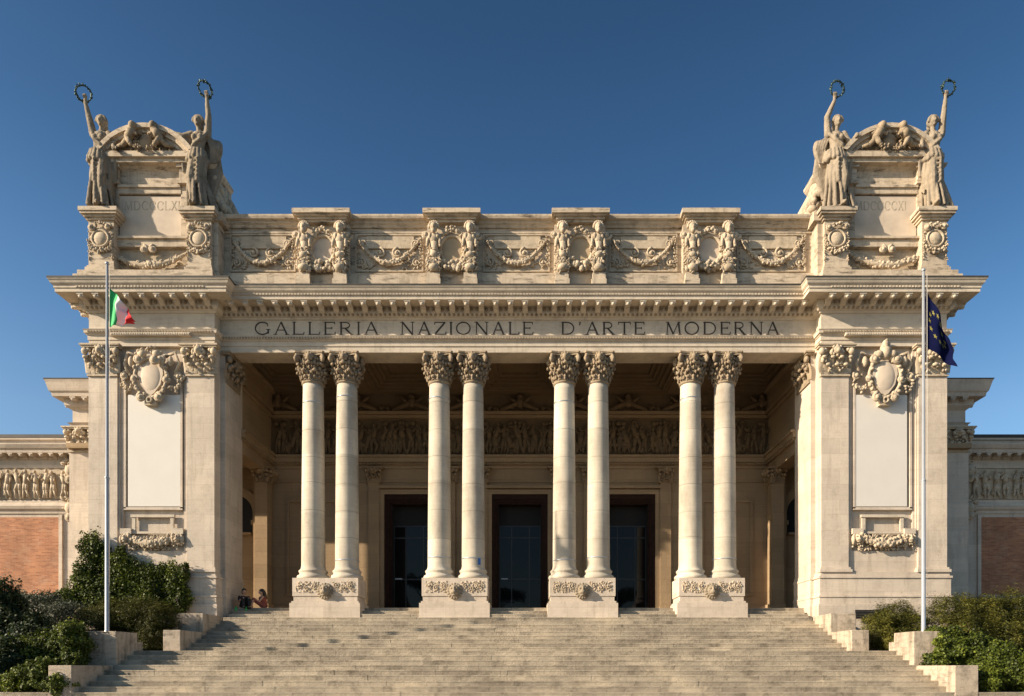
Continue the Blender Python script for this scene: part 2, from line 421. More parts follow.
def letter_strokes(ch):
    """roman capitals on a unit-high cell: (width, strokes); stroke = (points, thick)"""
    T, t = .13, .07
    def arc(cx, cz, rx, rz, a0, a1, n=14): return [(cx+rx*math.cos(R(a0+(a1-a0)*i/n)), cz+rz*math.sin(R(a0+(a1-a0)*i/n))) for i in range(n+1)]
    def ser(x, z, w=.2): return ([(x-w/2, z), (x+w/2, z)], .045)
    z0, z1 = .02, .98
    D = {
     'I': (.25, [([(.12,0),(.12,1)], T), ser(.12,z0), ser(.12,z1)]),
     'L': (.72, [([(.14,0),(.14,1)], T), ser(.14,z0), ser(.14,z1), ([(.14,.03),(.66,.03)], t), ([(.66,.0),(.70,.2)], t)]),
     'E': (.72, [([(.14,0),(.14,1)], T), ser(.14,z0), ser(.14,z1), ([(.14,.03),(.66,.03)], t), ([(.66,0),(.70,.2)], t), ([(.14,.97),(.64,.97)], t), ([(.64,1),(.66,.82)], t), ([(.14,.52),(.5,.52)], t), ([(.5,.6),(.5,.44)], t)]),
     'T': (.8, [([(.40,0),(.40,1)], T), ser(.4,z0,.26), ([(.04,.97),(.76,.97)], t), ([(.04,1),(.03,.8)], t), ([(.76,1),(.77,.8)], t)]),
     'A': (.86, [([(.10,0),(.42,1)], t), ([(.42,1),(.76,0)], T), ser(.10,z0,.22), ser(.76,z0,.24), ([(.22,.36),(.62,.36)], t)]),
     'N': (.92, [([(.14,0),(.14,1)], t), ([(.14,1),(.78,0)], T), ([(.78,0),(.78,1)], t), ser(.14,z0,.22), ser(.1,z1,.2), ser(.78,z1,.22)]),
     'M': (1.06, [([(.12,0),(.18,1)], t), ([(.18,1),(.52,.05)], T), ([(.52,.05),(.86,1)], t), ([(.86,1),(.94,0)], T), ser(.12,z0,.22), ser(.94,z0,.24), ser(.14,z1,.16), ser(.9,z1,.16)]),
     'Z': (.8, [([(.08,.97),(.72,.97)], t), ([(.70,.97),(.08,.03)], T), ([(.08,.03),(.74,.03)], t), ([(.08,1),(.06,.8)], t), ([(.74,0),(.77,.22)], t)]),
     'X': (.8, [([(.10,1),(.70,0)], T), ([(.68,1),(.10,0)], t), ser(.12,z1,.22), ser(.66,z1,.2), ser(.12,z0,.2), ser(.68,z0,.24)]),
     'O': (1.0, [(arc(.48,.5,.42,.48,0,360,26), .10)]),
     'C': (.86, [(arc(.48,.5,.40,.48,45,315,20), .10), ([(.77,.84),(.77,.66)], t)]),
     'G': (.94, [(arc(.48,.5,.40,.48,45,325,20), .10), ([(.77,.84),(.77,.68)], t), ([(.80,.42),(.80,.1)], T), ([(.68,.42),(.92,.42)], .05)]),
     'D': (.92, [([(.14,0),(.14,1)], T), ser(.14,z0), ser(.14,z1), ([(.14,.97)]+arc(.40,.5,.42,.47,90,-90,14)+[(.14,.03)], .09)]),
     'R': (.84, [([(.14,0),(.14,1)], T), ser(.14,z0), ser(.14,z1), ([(.14,.97)]+arc(.38,.74,.24,.23,90,-90,10)+[(.14,.51)], .08), ([(.36,.51),(.72,.0)], T), ser(.74,z0,.16)]),
     "'": (.3, [([(.14,1.0),(.10,.76)], .1)]),
     ' ': (.7, [])}
    return D[ch]
def lettering(mb, text, x0, x1, z, h, y, depth=.02, spacing=.16, thick=1.0):
    w = sum(letter_strokes(c)[0] for c in text) + spacing*(len(text)-1)
    sx = (x1-x0)/w; x = x0; k = 0
    for c in text:
        cw, st = letter_strokes(c)
        for pts, t in st:
            tt = t*h*.5*thick
            for i in range(len(pts)-1):
                ax, az = x+pts[i][0]*sx, z+pts[i][1]*h; bx, bz = x+pts[i+1][0]*sx, z+pts[i+1][1]*h
                dx, dz = bx-ax, bz-az; l = math.hypot(dx, dz)
                if l < 1e-6: continue
                ux, uz = dx/l*tt*.25, dz/l*tt*.25; nx, nz = -dz/l*tt, dx/l*tt
                yy = y-depth-.0004*(k % 9); k += 1
                mb.prism([(ax-ux-nx, az-uz-nz), (bx+ux-nx, bz+uz-nz), (bx+ux+nx, bz+uz+nz), (ax-ux+nx, az-uz+nz)], yy, y+.01)
        x += (cw+spacing)*sx

# ------------------------------------------------------------------ dimensions (metres; the lens stands at the origin, z=0 is eye level)
FL = 2.28            # portico floor
YF, YP = 25.5, 25.0  # frieze plane over the columns, frieze plane of the end piers
YB = 30.4            # back wall
XI, XO = 11.1, 15.7  # inner and outer edge of each pier
COLX = [s*(c+o) for s, c, o in ()]
PAIR = [-7.17, -2.39, 2.39, 7.17]

museum = empty('museum_building', (0, 25.5, FL))
tag(museum, 'pale travertine neoclassical museum with paired columns, entrance portico and inscribed frieze', 'museum')
def part(mb, name, mat, parent=None):
    p = parent or museum
    o = mb.build(name, M[mat] if isinstance(mat, str) else mat, None)
    o.parent = p
    base = Vector((0, 0, 0)); q = p
    while q is not None: base += q.location; q = q.parent
    o.location = -base
    return o
def sub(mb, name, mat, parent):      # parents sit at the world origin once 'part' has placed them
    o = mb.build(name, M[mat] if isinstance(mat, str) else mat, None); o.parent = parent
    return o

# ---- entablature over portico and piers
path = [(-XO, 29.0), (-XO, YP), (-XI, YP), (-XI, YF), (XI, YF), (XI, YP), (XO, YP), (XO, 29.0)]
m = MB()
prof = [(-.9, 11.78), (0, 11.78), (0, 12.0), (.03, 12.0), (.03, 12.17), (.06, 12.17), (.07, 12.22), (.12, 12.22), (.12, 12.30), (.15, 12.35), (0.0, 12.38),
        (0, 12.98), (.05, 12.98), (.08, 13.05), (.13, 13.05), (.20, 13.14), (.22, 13.14), (.22, 13.37), (-.9, 13.37)]
m.sweep(prof, path)
ent = part(m, 'entablature', 'plain')
m = MB()
prof = [(-.6, 13.37), (.74, 13.37), (.74, 13.50), (.77, 13.50), (.77, 13.575), (.80, 13.60), (.84, 13.64), (.87, 13.72), (.90, 13.75), (.90, 13.79), (-.2, 13.92), (-.6, 13.92)]
m.sweep(prof, path)
def along(path, y_out, spacing, fn, inset=.2):
    for i in range(len(path)-1):
        (xa, ya), (xb, yb) = path[i], path[i+1]; l = math.hypot(xb-xa, yb-ya)
        if l < .6: continue
        d = ((xb-xa)/l, (yb-ya)/l); nrm = (d[1], -d[0])
        ext0 = y_out if i > 0 and l > 1 else 0; 
        n = max(1, round((l-2*inset)/spacing)); st = (l-2*inset)/n
        for k in range(n+1):
            t = inset+st*k
            fn(xa+d[0]*t, ya+d[1]*t, d, nrm)
def obox(mb, x, y, d, nrm, w, p0, p1, z0, z1):
    c = []
    for a, b in ((-w/2, p0), (w/2, p0), (w/2, p1), (-w/2, p1)):
        c.append((x+d[0]*a+nrm[0]*b, y+d[1]*a+nrm[1]*b))
    mb.add([(*q, z0) for q in c]+[(*q, z1) for q in c], [(0,1,2,3),(4,7,6,5),(0,4,5,1),(1,5,6,2),(2,6,7,3),(3,7,4,0)])
def modillion(mb, x, y, d, nrm, z1=13.368, L=.68, w=.19, h=.19, p0=.2):
    # scrolled bracket under the corona
    pr = [(p0, z1), (L, z1), (L, z1-h*.55), (L-.05, z1-h*.78), (L-.14, z1-h*.72), (L-.26, z1-h*.62), (p0+.12, z1-h*1.05), (p0, z1-h*1.25)]
    n = len(pr); vs = []
    for s_ in (-w/2, w/2):
        for p, z in pr: vs.append((x+d[0]*s_+nrm[0]*p, y+d[1]*s_+nrm[1]*p, z))
    fs = [tuple(range(n)), tuple(range(2*n-1, n-1, -1))]+[(i, i+n, (i+1) % n+n, (i+1) % n) for i in range(n)]
    mb.add(vs, fs)
    obox(mb, x, y, d, nrm, w+.05, L-.02, L+.03, z1-.055, z1)
    mb.ell((x+nrm[0]*(L-.03), y+nrm[1]*(L-.03), z1-h*.62), (.075, .075, .06), None, 8, 5)
along(path, .9, .54, lambda x, y, d, n: modillion(m, x, y, d, n), .12)
for (cx, cy) in ((-XO, YP), (XO, YP)):
    pass
along(path, .9, .115, lambda x, y, d, n: obox(m, x, y, d, n, .06, .76, .795, 13.51, 13.565), .06)
cornice = fixn(part(m, 'cornice', 'plain'))
m = MB()
m.sweep([(-.2, 13.925), (.915, 13.785), (.92, 13.84), (-.2, 13.97)], path)
sub(m, 'flashing', 'lead', cornice)
m = MB()  # carved egg band and bead rows
along(path, 0, .17, lambda x, y, d, n: m.ell((x+n[0]*.17, y+n[1]*.17, 13.10), (.055, .055, .05), None, 7, 5), .05)
along(path, 0, .105, lambda x, y, d, n: obox(m, x, y, d, n, .055, .12, .148, 12.235, 12.295), .05)
along(path, 0, .18, lambda x, y, d, n: m.ell((x+n[0]*.24, y+n[1]*.24, 13.26), (.055, .04, .07), None, 7, 5), .05)
sub(m, 'egg_band', 'capital', ent)  # darker capital stone here paints in the shade under the cornice
m = MB()
# inscription on the frieze
def wx(px, d=YF): return (px-529)*d/683+.41
hh = .47
for word, a, b in (('GALLERIA', 254, 379), ('NAZIONALE', 400, 533.5), ("D'ARTE", 560.5, 645), ('MODERNA', 665, 779.5)):
    lettering(m, word, wx(a), wx(b), 12.445, hh, YF, .008, .16, 1.0)
lt = sub(m, 'inscription', 'letter', ent); lt['label'] = "dark serif capitals reading GALLERIA NAZIONALE D'ARTE MODERNA"

# ---- attic over the portico
m = MB()
m.box(-XI+.02, XI-.02, 25.38, 27.3, 13.93, 14.62)
m.box(-XI+.02, XI-.02, 25.45, 27.25, 14.62, 14.72)
m.box(-XI+.02, XI-.02, 25.66, 27.2, 14.72, 16.5)
m.sweep([(-.3, 16.5), (.06, 16.5), (.10, 16.58), (.16, 16.62), (.16, 16.68), (.27, 16.72), (.30, 16.80), (.30, 16.86), (-.3, 16.92)], [(-XI, 25.66), (XI, 25.66)])
m.box(-XI, XI, 25.60, 25.68, 16.30, 16.36)
attic = part(m, 'attic_wall', 'attic')
BLK = [wx(321.2, 25.1), wx(451.6, 25.1), wx(580.7, 25.1), wx(710.8, 25.1)]
edges = [-XI+.15] + BLK + [XI-.15]
for i in range(5):
    a = edges[i]+(.15 if i == 0 else 1.12); b = edges[i+1]-(.15 if i == 4 else 1.12)
    m = MB()
    # sunk frame with tablet, scrolls, hanging garland
    for q in ((a, b, 14.86, 14.92), (a, b, 16.22, 16.28)): m.box(q[0], q[1], 25.60, 25.67, q[2], q[3])
    for q in (a, b-.06): m.box(q, q+.06, 25.60, 25.67, 14.92, 16.22)
    w = b-a; cx = (a+b)/2
    m.box(cx-w*.33, cx+w*.36, 25.585, 25.67, 15.72, 16.17)
    for sg in (-1, 1):
        scroll(m, cx+sg*.33-.02, 15.55, 25.60, .19, 1.3, sg, .045, PI/2)
        scroll(m, cx+sg*(w/2-.28), 15.9, 25.61, .17, 1.4, -sg, .03, -PI/2)
        scroll(m, cx+sg*(w/2-.25), 15.2, 25.61, .16, 1.4, sg, .03, PI/2)
        fruit_chain(m, [(cx+sg*(w/2-.1), 25.6, 16.15), (cx+sg*(w/2-.1), 25.6, 15.0)], .065, .10)
        foliate(m, min(cx+sg*w*.2, cx+sg*w*.46), max(cx+sg*w*.2, cx+sg*w*.46), 14.98, 15.25, 25.63, 16, .08)
    festoon(m, cx-w/2+.12, cx+w/2-.12, 16.05, .92, 25.58, .095)
    fe = sub(m, 'festoon_panel', 'carved', attic)
blocks = []
for i, bx in enumerate(BLK):
    m = MB()
    m.box(bx-.98, bx+.98, 25.30, 25.7, 13.93, 14.25)
    for sg in (-1, 1):
        m.box(bx+sg*.68-.27, bx+sg*.68+.27, 25.06, 25.32, 13.93, 14.3); m.box(bx+sg*.68-.24, bx+sg*.68+.24, 25.12, 25.32, 14.3, 14.55)
    m.box(bx-.95, bx+.95, 25.42, 25.7, 14.25, 16.5)
    for p, z0, z1 in ((.04, 16.48, 16.56), (.10, 16.56, 16.64), (.18, 16.64, 16.70), (.26, 16.70, 16.86)):
        m.box(bx-.80-p, bx+.80+p, 25.28-p, 26.2, z0, z1+.002)
    m.box(bx-.74, bx+.74, 25.22, 26.1, 16.862, 17.0)
    bo = part(m, 'attic_block', 'attic')
    for sg in (-1, 1):   # terms: bearded head over tapering scrolled body
        m = MB()
        x = bx+sg*.66
        m.ell((x, 25.13, 16.22), (.14, .15, .18)); m.ell((x, 25.0, 16.17), (.05, .06, .07)); m.ell((x, 25.05, 16.06), (.09, .09, .1))
        for k in range(9):
            a = PI*k/8; m.ell((x+.16*math.cos(a), 25.16, 16.26+.17*math.sin(a)), .065, None, 7, 5)
        m.ell((x, 25.2, 15.82), (.19, .15, .22)); m.ell((x+.14, 25.15, 15.9), (.07, .1, .13)); m.ell((x-.14, 25.15, 15.9), (.07, .1, .13))
        m.tube([(x, 25.26, 15.8), (x, 25.22, 15.35), (x, 25.2, 15.0), (x, 25.2, 14.6)], [.19, .13, .14, .19], 8)
        foliate(m, x-.22, x+.22, 14.6, 15.45, 25.1, 46, .075); m.ell((x, 25.14, 15.2), (.17, .14, .13)); m.ell((x, 25.1, 14.72), (.2, .16, .14))
        m.cap((x-.2, 25.2, 15.95), (x-.24, 25.12, 15.55), .07, .06, 7); m.cap((x+.2, 25.2, 15.95), (x+.24, 25.12, 15.55), .07, .06, 7)
        foliate(m, x-.26, x+.26, 14.55, 15.05, 25.1, 30, .085); foliate(m, *sorted((x-sg*.30, x-sg*.12)), 14.9, 16.0, 25.25, 22, .07)
        scroll(m, x+sg*.30, 15.95, 25.2, .16, 1.3, -sg, .05)
        fruit_chain(m, [(x+sg*.24, 25.3, 15.9), (x+sg*.26, 25.3, 14.7)], .07, .1)
        sub(m, 'carved_term', 'carved', bo)
    m = MB()
    ov = lambda s_, a: (bx+.46*s_*math.cos(a), 15.50+.52*s_*math.sin(a))
    m.tube([(ov(1, 2*PI*k/28)[0], 25.32, ov(1, 2*PI*k/28)[1]) for k in range(28)], .07, 8, closed=True)
    pts = [(ov(1.2, PI+PI*k/14)[0], 25.27, ov(1.17, PI+PI*k/14)[1]-.05) for k in range(15)]
    fruit_chain(m, pts, lambda t: .10+.09*math.sin(PI*t), .06)
    fruit_chain(m, [(bx-.35, 25.25, 15.95), (bx-.25, 25.22, 16.12), (bx, 25.18, 16.2), (bx+.25, 25.22, 16.12), (bx+.35, 25.25, 15.95)], .10, .06)
    foliate(m, bx-.5, bx+.5, 14.75, 15.0, 25.3, 16, .09)
    scroll(m, bx-.2, 16.08, 25.22, .12, 1.2, 1, .035); scroll(m, bx+.2, 16.08, 25.22, .12, 1.2, -1, .035, PI)
    wr = sub(m, 'medallion_wreath', 'carved', bo)
    m = MB()
    m.prism([ov(.97, 2*PI*k/28) for k in range(28)], 25.34, 25.43)
    sub(m, 'medallion', 'tan' if i in (1, 2) else 'plaster', bo)

# ---- end towers of the attic
def tower(s):
    m = MB(); c = s*13.6
    X = lambda a, b: (min(s*a, s*b), max(s*a, s*b))
    m.box(*X(11.0, 16.05), 24.62, 27.6, 13.93, 14.22); m.box(*X(11.05, 15.95), 24.72, 27.5, 14.22, 14.42)
    m.box(*X(11.35, 15.65), 25.42, 26.7, 14.42, 18.45)
    # front bay
    m.box(*X(12.02, 15.22), 25.25, 25.45, 14.42, 14.6)
    fx0, fx1 = X(12.05, 15.2)
    m.box(fx0, fx1, 25.20, 25.45, 15.55, 15.82)           # ledge under the tablet
    m.box(fx0, fx1, 25.12, 25.45, 15.82, 15.9)
    for q in ((fx0, fx0+.42), (fx1-.42, fx1)):
        m.box(*q, 25.28, 25.45, 15.9, 17.9)
        m.box(q[0]-.03, q[1]+.03, 25.20, 25.45, 17.9, 18.5); m.box(q[0]-.08, q[1]+.08, 25.14, 25.45, 17.86, 17.97); m.box(q[0]-.1, q[1]+.1, 25.12, 25.45, 18.44, 18.56)
    m.box(fx0+.42, fx1-.42, 25.26, 25.45, 17.55, 17.75); m.box(fx0+.42, fx1-.42, 25.20, 25.45, 17.75, 17.84)
    m.box(fx0+.42, fx1-.42, 25.36, 25.45, 17.84, 18.5)
    # entablature round the body and over the bay
    pth = [(-15.65, 26.7), (-15.65, 25.42), (-11.35, 25.42), (-11.35, 26.7)] if s < 0 else [(11.35, 26.7), (11.35, 25.42), (15.65, 25.42), (15.65, 26.7)]
    m.sweep([(-.3, 18.3), (.03, 18.3), (.05, 18.42), (.14, 18.5), (.2, 18.58), (.22, 18.66), (-.3, 18.70)], pth)
    m.box(fx0-.1, fx1+.1, 25.05, 25.5, 18.56, 18.70); m.box(fx0-.2, fx1+.2, 24.95, 25.5, 18.70, 18.90)
    # segmental pediment
    hw = (fx1-fx0)/2+.16; cx = (fx0+fx1)/2; rise = .92
    Rr = (hw*hw+rise*rise)/(2*rise); cz = 18.9+rise-Rr; th = math.asin(hw/Rr)
    arc_ = lambda r, k, n=20: (cx+r*math.sin(-th+2*th*k/n), cz+r*math.cos(-th+2*th*k/n))
    for r0, r1, y in ((Rr-.12, Rr+.04, 24.86), (Rr-.24, Rr-.12, 24.96), (Rr-.36, Rr-.24, 25.06)):
        poly = [arc_(r1, k) for k in range(21)]+[arc_(r0, k) for k in range(20, -1, -1)]
        poly = [(x, max(z, 18.88)) for x, z in poly]
        n = 21; vs = [(x, y, z) for x, z in poly]+[(x, 26.4, z) for x, z in poly]; L = len(poly)
        fs = [(k, k+1, L-2-k, L-1-k) for k in range(20)]+[(k, k+L, k+1+L, k+1) for k in range(20)]+[(k, k+1, k+1+L, k+L) for k in range(21, L-1)]
        m.add(vs, fs)
    m.prism([arc_(Rr-.3, k) for k in range(21)]+[(cx+hw*.6, 18.8), (cx-hw*.6, 18.8)], 25.28, 26.3)
    m.box(*X(11.7, 15.3), 25.7, 26.5, 18.6, 19.0)
    # pedestals for the statues
    for a, b in ((11.22, 12.08), (14.78, 15.70)):
        x0, x1 = X(a, b)
        m.box(x0, x1, 24.98, 25.5, 14.42, 16.42); m.box(x0-.08, x1+.08, 24.88, 25.5, 14.42, 14.62); m.box(x0-.04, x1+.04, 24.93, 25.5, 14.62, 14.7)
        for p, z0, z1 in ((.06, 16.36, 16.44), (.12, 16.44, 16.52), (.2, 16.52, 16.6), (.24, 16.6, 16.74)):
            m.box(x0-p, x1+p, 24.98-p, 25.6, z0, z1+.002)
    # side return pier with its own cap
    x0, x1 = X(11.02, 11.24); m.box(x0, x1, 25.12, 27.1, 14.42, 16.42)
    x0, x1 = X(10.86, 11.24)
    m.box(x0, x1, 25.05, 27.2, 16.42, 16.74)
    tw = fixn(part(m, 'attic_tower', 'attic'))
    # tablet
    m = MB(); m.box(fx0+.42, fx1-.42, 25.33, 25.44, 15.9, 17.5)
    tb = sub(m, 'tablet', 'plaster', tw)
    m = MB(); txt = 'MDCCCLXI' if s < 0 else 'MDCCCCXI'
    la, lb = (124.5, 180) if s < 0 else (855, 906); lettering(m, txt, wx(la, 25.33), wx(lb, 25.33), 16.98, .33, 25.33, .004, .12, .9)
    o = sub(m, 'year_inscription', 'letter_faint', tw); o['label'] = 'worn roman numerals reading '+txt
    m = MB()
    festoon(m, fx0+.05, fx1-.05, 15.42, .58, 25.25, .125)
    for sg in (-1, 1):
        scroll(m, cx+sg*.18, 15.45, 25.2, .15, 1.3, sg, .05, PI/2)
        foliate(m, cx+sg*1.2-.25, cx+sg*1.2+.25, 14.7, 15.05, 25.38, 14, .09)
    m.box(fx0, fx1, 25.39, 25.44, 14.6, 15.55)
    sub(m, 'festoon', 'carved', tw)
    for a, b in ((11.22, 12.08), (14.78, 15.70)):       # cartouches
        x0, x1 = X(a, b); xc = (x0+x1)/2; m = MB()
        m.tube([(xc+.30*math.cos(2*PI*k/20), 24.93, 15.68+.30*math.sin(2*PI*k/20)) for k in range(20)], .045, 7, closed=True)
        m.ell((xc, 24.97, 15.68), (.26, .12, .27), None, 16, 8)
        for sg in (-1, 1): scroll(m, xc+sg*.3, 16.08, 24.9, .13, 1.3, sg, .045); fruit_chain(m, [(xc+sg*.40, 24.95, 15.9), (xc+sg*.43, 24.95, 14.85)], .05, .09)
        fruit_chain(m, [(xc-.25, 24.88, 16.1), (xc, 24.84, 16.2), (xc+.25, 24.88, 16.1)], .09, .09)
        fruit_chain(m, [(xc+.42*math.cos(a_), 24.9, 15.6+.40*math.sin(a_)) for a_ in [PI+PI*k/10 for k in range(11)]], lambda t: .045+.05*math.sin(PI*t), .06)
        sub(m, 'cartouche', 'carved', tw)
    m = MB()                                            # carving in the pediment: reclining putti round a wreathed shield
    m.ell((cx, 25.05, 19.30), (.26, .12, .30), None, 14, 8)
    fruit_chain(m, [(cx+.38*math.cos(2*PI*k/16), 25.0, 19.28+.40*math.sin(2*PI*k/16)) for k in range(17)], .10, .07)
    for sg in (-1, 1):
        T = lambda x, y, z: (cx+sg*x*.72, y-.06, 18.9+(z-18.9)*.84)
        m.ell(T(.52, 24.86, 19.86), (.13, .14, .15)); m.ell(T(.52, 24.92, 19.93), (.15, .14, .10))
        m.cap(T(.58, 24.92, 19.68), T(.78, 24.95, 19.42), .16, .15, 10); m.cap(T(.62, 24.9, 19.62), T(.32, 24.86, 19.50), .07, .055); m.cap(T(.70, 24.95, 19.7), T(.98, 25.0, 19.62), .075, .06)
        m.cap(T(.80, 24.95, 19.36), T(1.08, 24.98, 19.14), .11, .085); m.cap(T(1.08, 24.98, 19.14), T(1.38, 25.02, 19.10), .08, .05); m.cap(T(.78, 24.9, 19.3), T(.60, 24.86, 19.05), .10, .07)
        foliate(m, *sorted((cx+sg*.5, cx+sg*1.5)), 18.95, 19.12, 25.10, 34, .07)
        fruit_chain(m, [T(.15, 24.9, 18.98), T(.40, 24.88, 18.94), T(.62, 24.9, 19.1)], .08, .07)
        for q in range(5): m.cap(T(.7, 25.05, 19.75), T(.95+.1*q, 25.12, 19.85-.10*q), .05, .035, 6)
    foliate(m, cx-.55, cx+.55, 18.95, 19.75, 25.02, 60, .07)
    sub(m, 'pediment_carving', 'capital', tw)
    m = MB()                                            # carved trophy on the inner flank
    for q in range(85):
        t = random.random(); yy = 25.4+random.random()*1.2; zz = 16.8+t*1.4
        k = random.uniform(.08, .17); m.ell((s*(11.3-.05-.40*(1-t)*random.random()), yy, zz), (k, k, k*1.4), rotm(*np.random.uniform(-1, 1, 3)), 8, 6)
    m.tube([(s*11.25, 26.3, 18.2), (s*11.05, 26.4, 17.7), (s*10.85, 26.4, 17.2), (s*10.6, 26.3, 16.95)], [.1, .16, .22, .22], 8)
    sub(m, 'flank_carving', 'statue', tw)
    return tw
TW = {s: tower(s) for s in (-1, 1)}

# ---- capitals
def capital_mesh():
    m = MB(); H = 1.05                                   # local: origin at the astragal
    m.lathe(0, 0, [(.40, -.06), (.45, -.03), (.45, .02), (.40, .04), (.39, .1), (.40, .5), (.45, .75), (.54, .93), (0, .93)], 24)
    for k in range(8):
        a = 2*PI*k/8+PI/8; o = (math.cos(a), math.sin(a)); m.leaf((o[0]*.40, o[1]*.40, .04), o, .38, .30, .18)
        a = 2*PI*k/8; o = (math.cos(a), math.sin(a)); m.leaf((o[0]*.40, o[1]*.40, .06), o, .66, .30, .24)
    for k in range(4):
        a = PI/4+PI*k/2; o = np.array((math.cos(a), math.sin(a)))
        pts = [(*(o*.42), .5), (*(o*.50), .72), (*(o*.62), .88), (*(o*.72), .90), (*(o*.77), .80), (*(o*.73), .71), (*(o*.66), .72), (*(o*.66), .78)]
        m.tube(pts, [.05, .06, .07, .075, .075, .07, .06, .05], 7)
        m.ell((*(o*.72), .80), .09, None, 8, 6)
        a = PI*k/2; o = np.array((math.cos(a), math.sin(a)))
        q = rotm(0, 0, a)
        for (r_, s_) in ((.58, .13), (.63, .09)):
            m.ell((*(o*r_), .83), (s_, s_*1.1, s_*1.2), q, 9, 6)
        for j in range(8):
            b = 2*PI*j/8; t = np.array((-o[1], o[0]))
            p = o*.60+t*.13*math.cos(b); m.ell((p[0], p[1], .84+.13*math.sin(b)), .06, None, 7, 5)
        for sg in (-1, 1):
            t = np.array((-o[1], o[0]))*sg; p = o*.50+t*.2; m.ell((p[0], p[1], .66), (.07, .07, .09), None, 8, 6); m.ell((p[0]+o[0]*.03, p[1]+o[1]*.03, .5), .05, None, 7, 5)
    for k in range(190):
        a = random.uniform(0, 2*PI); z = random.uniform(.05, .80); r = .43+.14*z+random.uniform(-.02, .06)
        q = random.uniform(.025, .05); m.ell((r*math.cos(a), r*math.sin(a), z), (q, q, q*1.3), None, 6, 4)
    for row, z in ((0, .16), (1, .30), (2, .46), (3, .60)):
        for k in range(16):
            a = 2*PI*(k+.5*(row % 2))/16; r = .47+.03*row; m.ell((r*math.cos(a), r*math.sin(a), z), (.05, .05, .075), rotm(0, .4, a), 7, 5)
    # abacus with concave sides
    pl = []
    for k in range(4):
        a0 = -PI/4+PI*k/2-.06; a1 = -PI/4+PI*k/2+.06
        pl += [(math.cos(a0)*.80, math.sin(a0)*.80), (math.cos(a1)*.80, math.sin(a1)*.80)]
        for t in (.2, .4, .6, .8):
            aa = -PI/4+PI*k/2+PI/2*t; rr = .55+.13*abs(2*t-1)**1.5; pl.append((rr*math.cos(aa)*1.0, rr*math.sin(aa)))
    for z0, z1, sc in ((.92, .99, .95), (.99, 1.05, 1.0)):
        n = len(pl); m.add([(x*sc, y*sc, z0) for x, y in pl]+[(x*sc, y*sc, z1) for x, y in pl],
                           [tuple(range(n-1, -1, -1)), tuple(range(n, 2*n))]+[(i, (i+1) % n, (i+1) % n+n, i+n) for i in range(n)])
    return m.mesh('capital')
CAPM = capital_mesh()
def flat_capital(mb, xc, y, z, w, H=1.1, ax='x', s=1):
    """pilaster capital; ax 'x' faces the viewer, 'y' faces along +-x"""
    def P(u, o, zz): return (xc+u, y-o, zz) if ax == 'x' else (xc+s*o, y+u, zz)
    def E(u, o, zz, a, b, c): mb.ell(P(u, o, zz), (a, b, c) if ax == 'x' else (b, a, c), None, 8, 6)
    k = H/1.1
    def B(u0, u1, o0, o1, z0, z1):
        p, q = P(u0, o0, z0), P(u1, o1, z1); mb.box(min(p[0], q[0]), max(p[0], q[0]), min(p[1], q[1]), max(p[1], q[1]), z0, z1)
    B(-w/2-.05, w/2+.05, -.1, .06, z, z+.06*k); B(-w/2, w/2, -.1, .02, z+.06*k, z+.98*k)
    B(-w/2-.18, w/2+.18, -.1, .2, z+.98*k, z+1.04*k); B(-w/2-.22, w/2+.22, -.1, .24, z+1.04*k, z+1.10*k)
    n = max(3, int(w/.28))
    for i in range(n):
        u = -w/2+w*(i+.5)/n; o = (0, -1) if ax == 'x' else (s, 0)
        mb.leaf(P(u, .02, z+.06*k), o, .36*k, w/n*.95, .16*k)
    for i in range(n+1):
        u = -w/2+w*i/n; o = (0, -1) if ax == 'x' else (s, 0); mb.leaf(P(u, .02, z+.10*k), o, .62*k, w/n*.9, .2*k)
    for sg in (-1, 1):
        E(sg*(w/2+.06), .16, z+.84*k, .12*k, .10, .13*k); E(sg*(w/2-.06), .12, z+.9*k, .1, .09, .08)
        E(sg*(w/2+.02), .14, z+.55*k, .07, .08, .12*k); E(sg*w*.2, .17, z+.80*k, .07, .08, .1*k)
    E(0, .2, z+.86*k, .16*k, .12, .17*k); E(0, .3, z+.82*k, .08, .08, .09)
    for j in range(8):
        a = 2*PI*j/8; E(.17*k*math.cos(a), .2, z+.86*k+.17*k*math.sin(a), .06, .06, .06)
    for j in range(int(26*w)):
        E(random.uniform(-w/2, w/2), random.uniform(.05, .18), z+random.uniform(.15, .85)*k, random.uniform(.03, .06), .05, random.uniform(.03, .06))

# ---- columns
ZC0, ZC1 = 3.33, 10.73
def col_parts(x):
    m = MB()
    pr = [(0, ZC0), (.565, ZC0), (.60, ZC0+.04), (.605, ZC0+.09), (.58, ZC0+.15), (.53, ZC0+.17), (.50, ZC0+.22), (.51, ZC0+.26), (.535, ZC0+.29), (.535, ZC0+.33), (.49, ZC0+.37), (.465, ZC0+.40), (.45, ZC0+.46)]
    n = 28
    for k in range(n+1):
        t = k/n; r = .440 - .064*t**1.6; pr.append((r, ZC0+.52+(ZC1-ZC0-.56)*t))
    pr.append((0, ZC1-.04))
    m.lathe(x, 25.9, pr, 40)
    zs = [ZC0+.52+random.uniform(-.04, .04)+1.02*k for k in range(1, 7)]; tones = [random.uniform(.22, .5) for _ in range(8)]
    for i, q in enumerate(m.f):
        zc = sum(m.v[j][2] for j in q)/4; m.t[i] = tones[sum(zc > z for z in zs)]
    for z in zs:      # mortar lines between the drums
        r = .4415-.064*((z-ZC0-.52)/6.87)**1.6
        m.lathe(x, 25.9, [(r-.02, z-.010), (r+.0015, z-.008), (r+.0015, z+.008), (r-.02, z+.010)], 40)
        for i in range(len(m.f)-120, len(m.f)): m.t[i] = 0.0
    return m
COLS = []
ci = 0
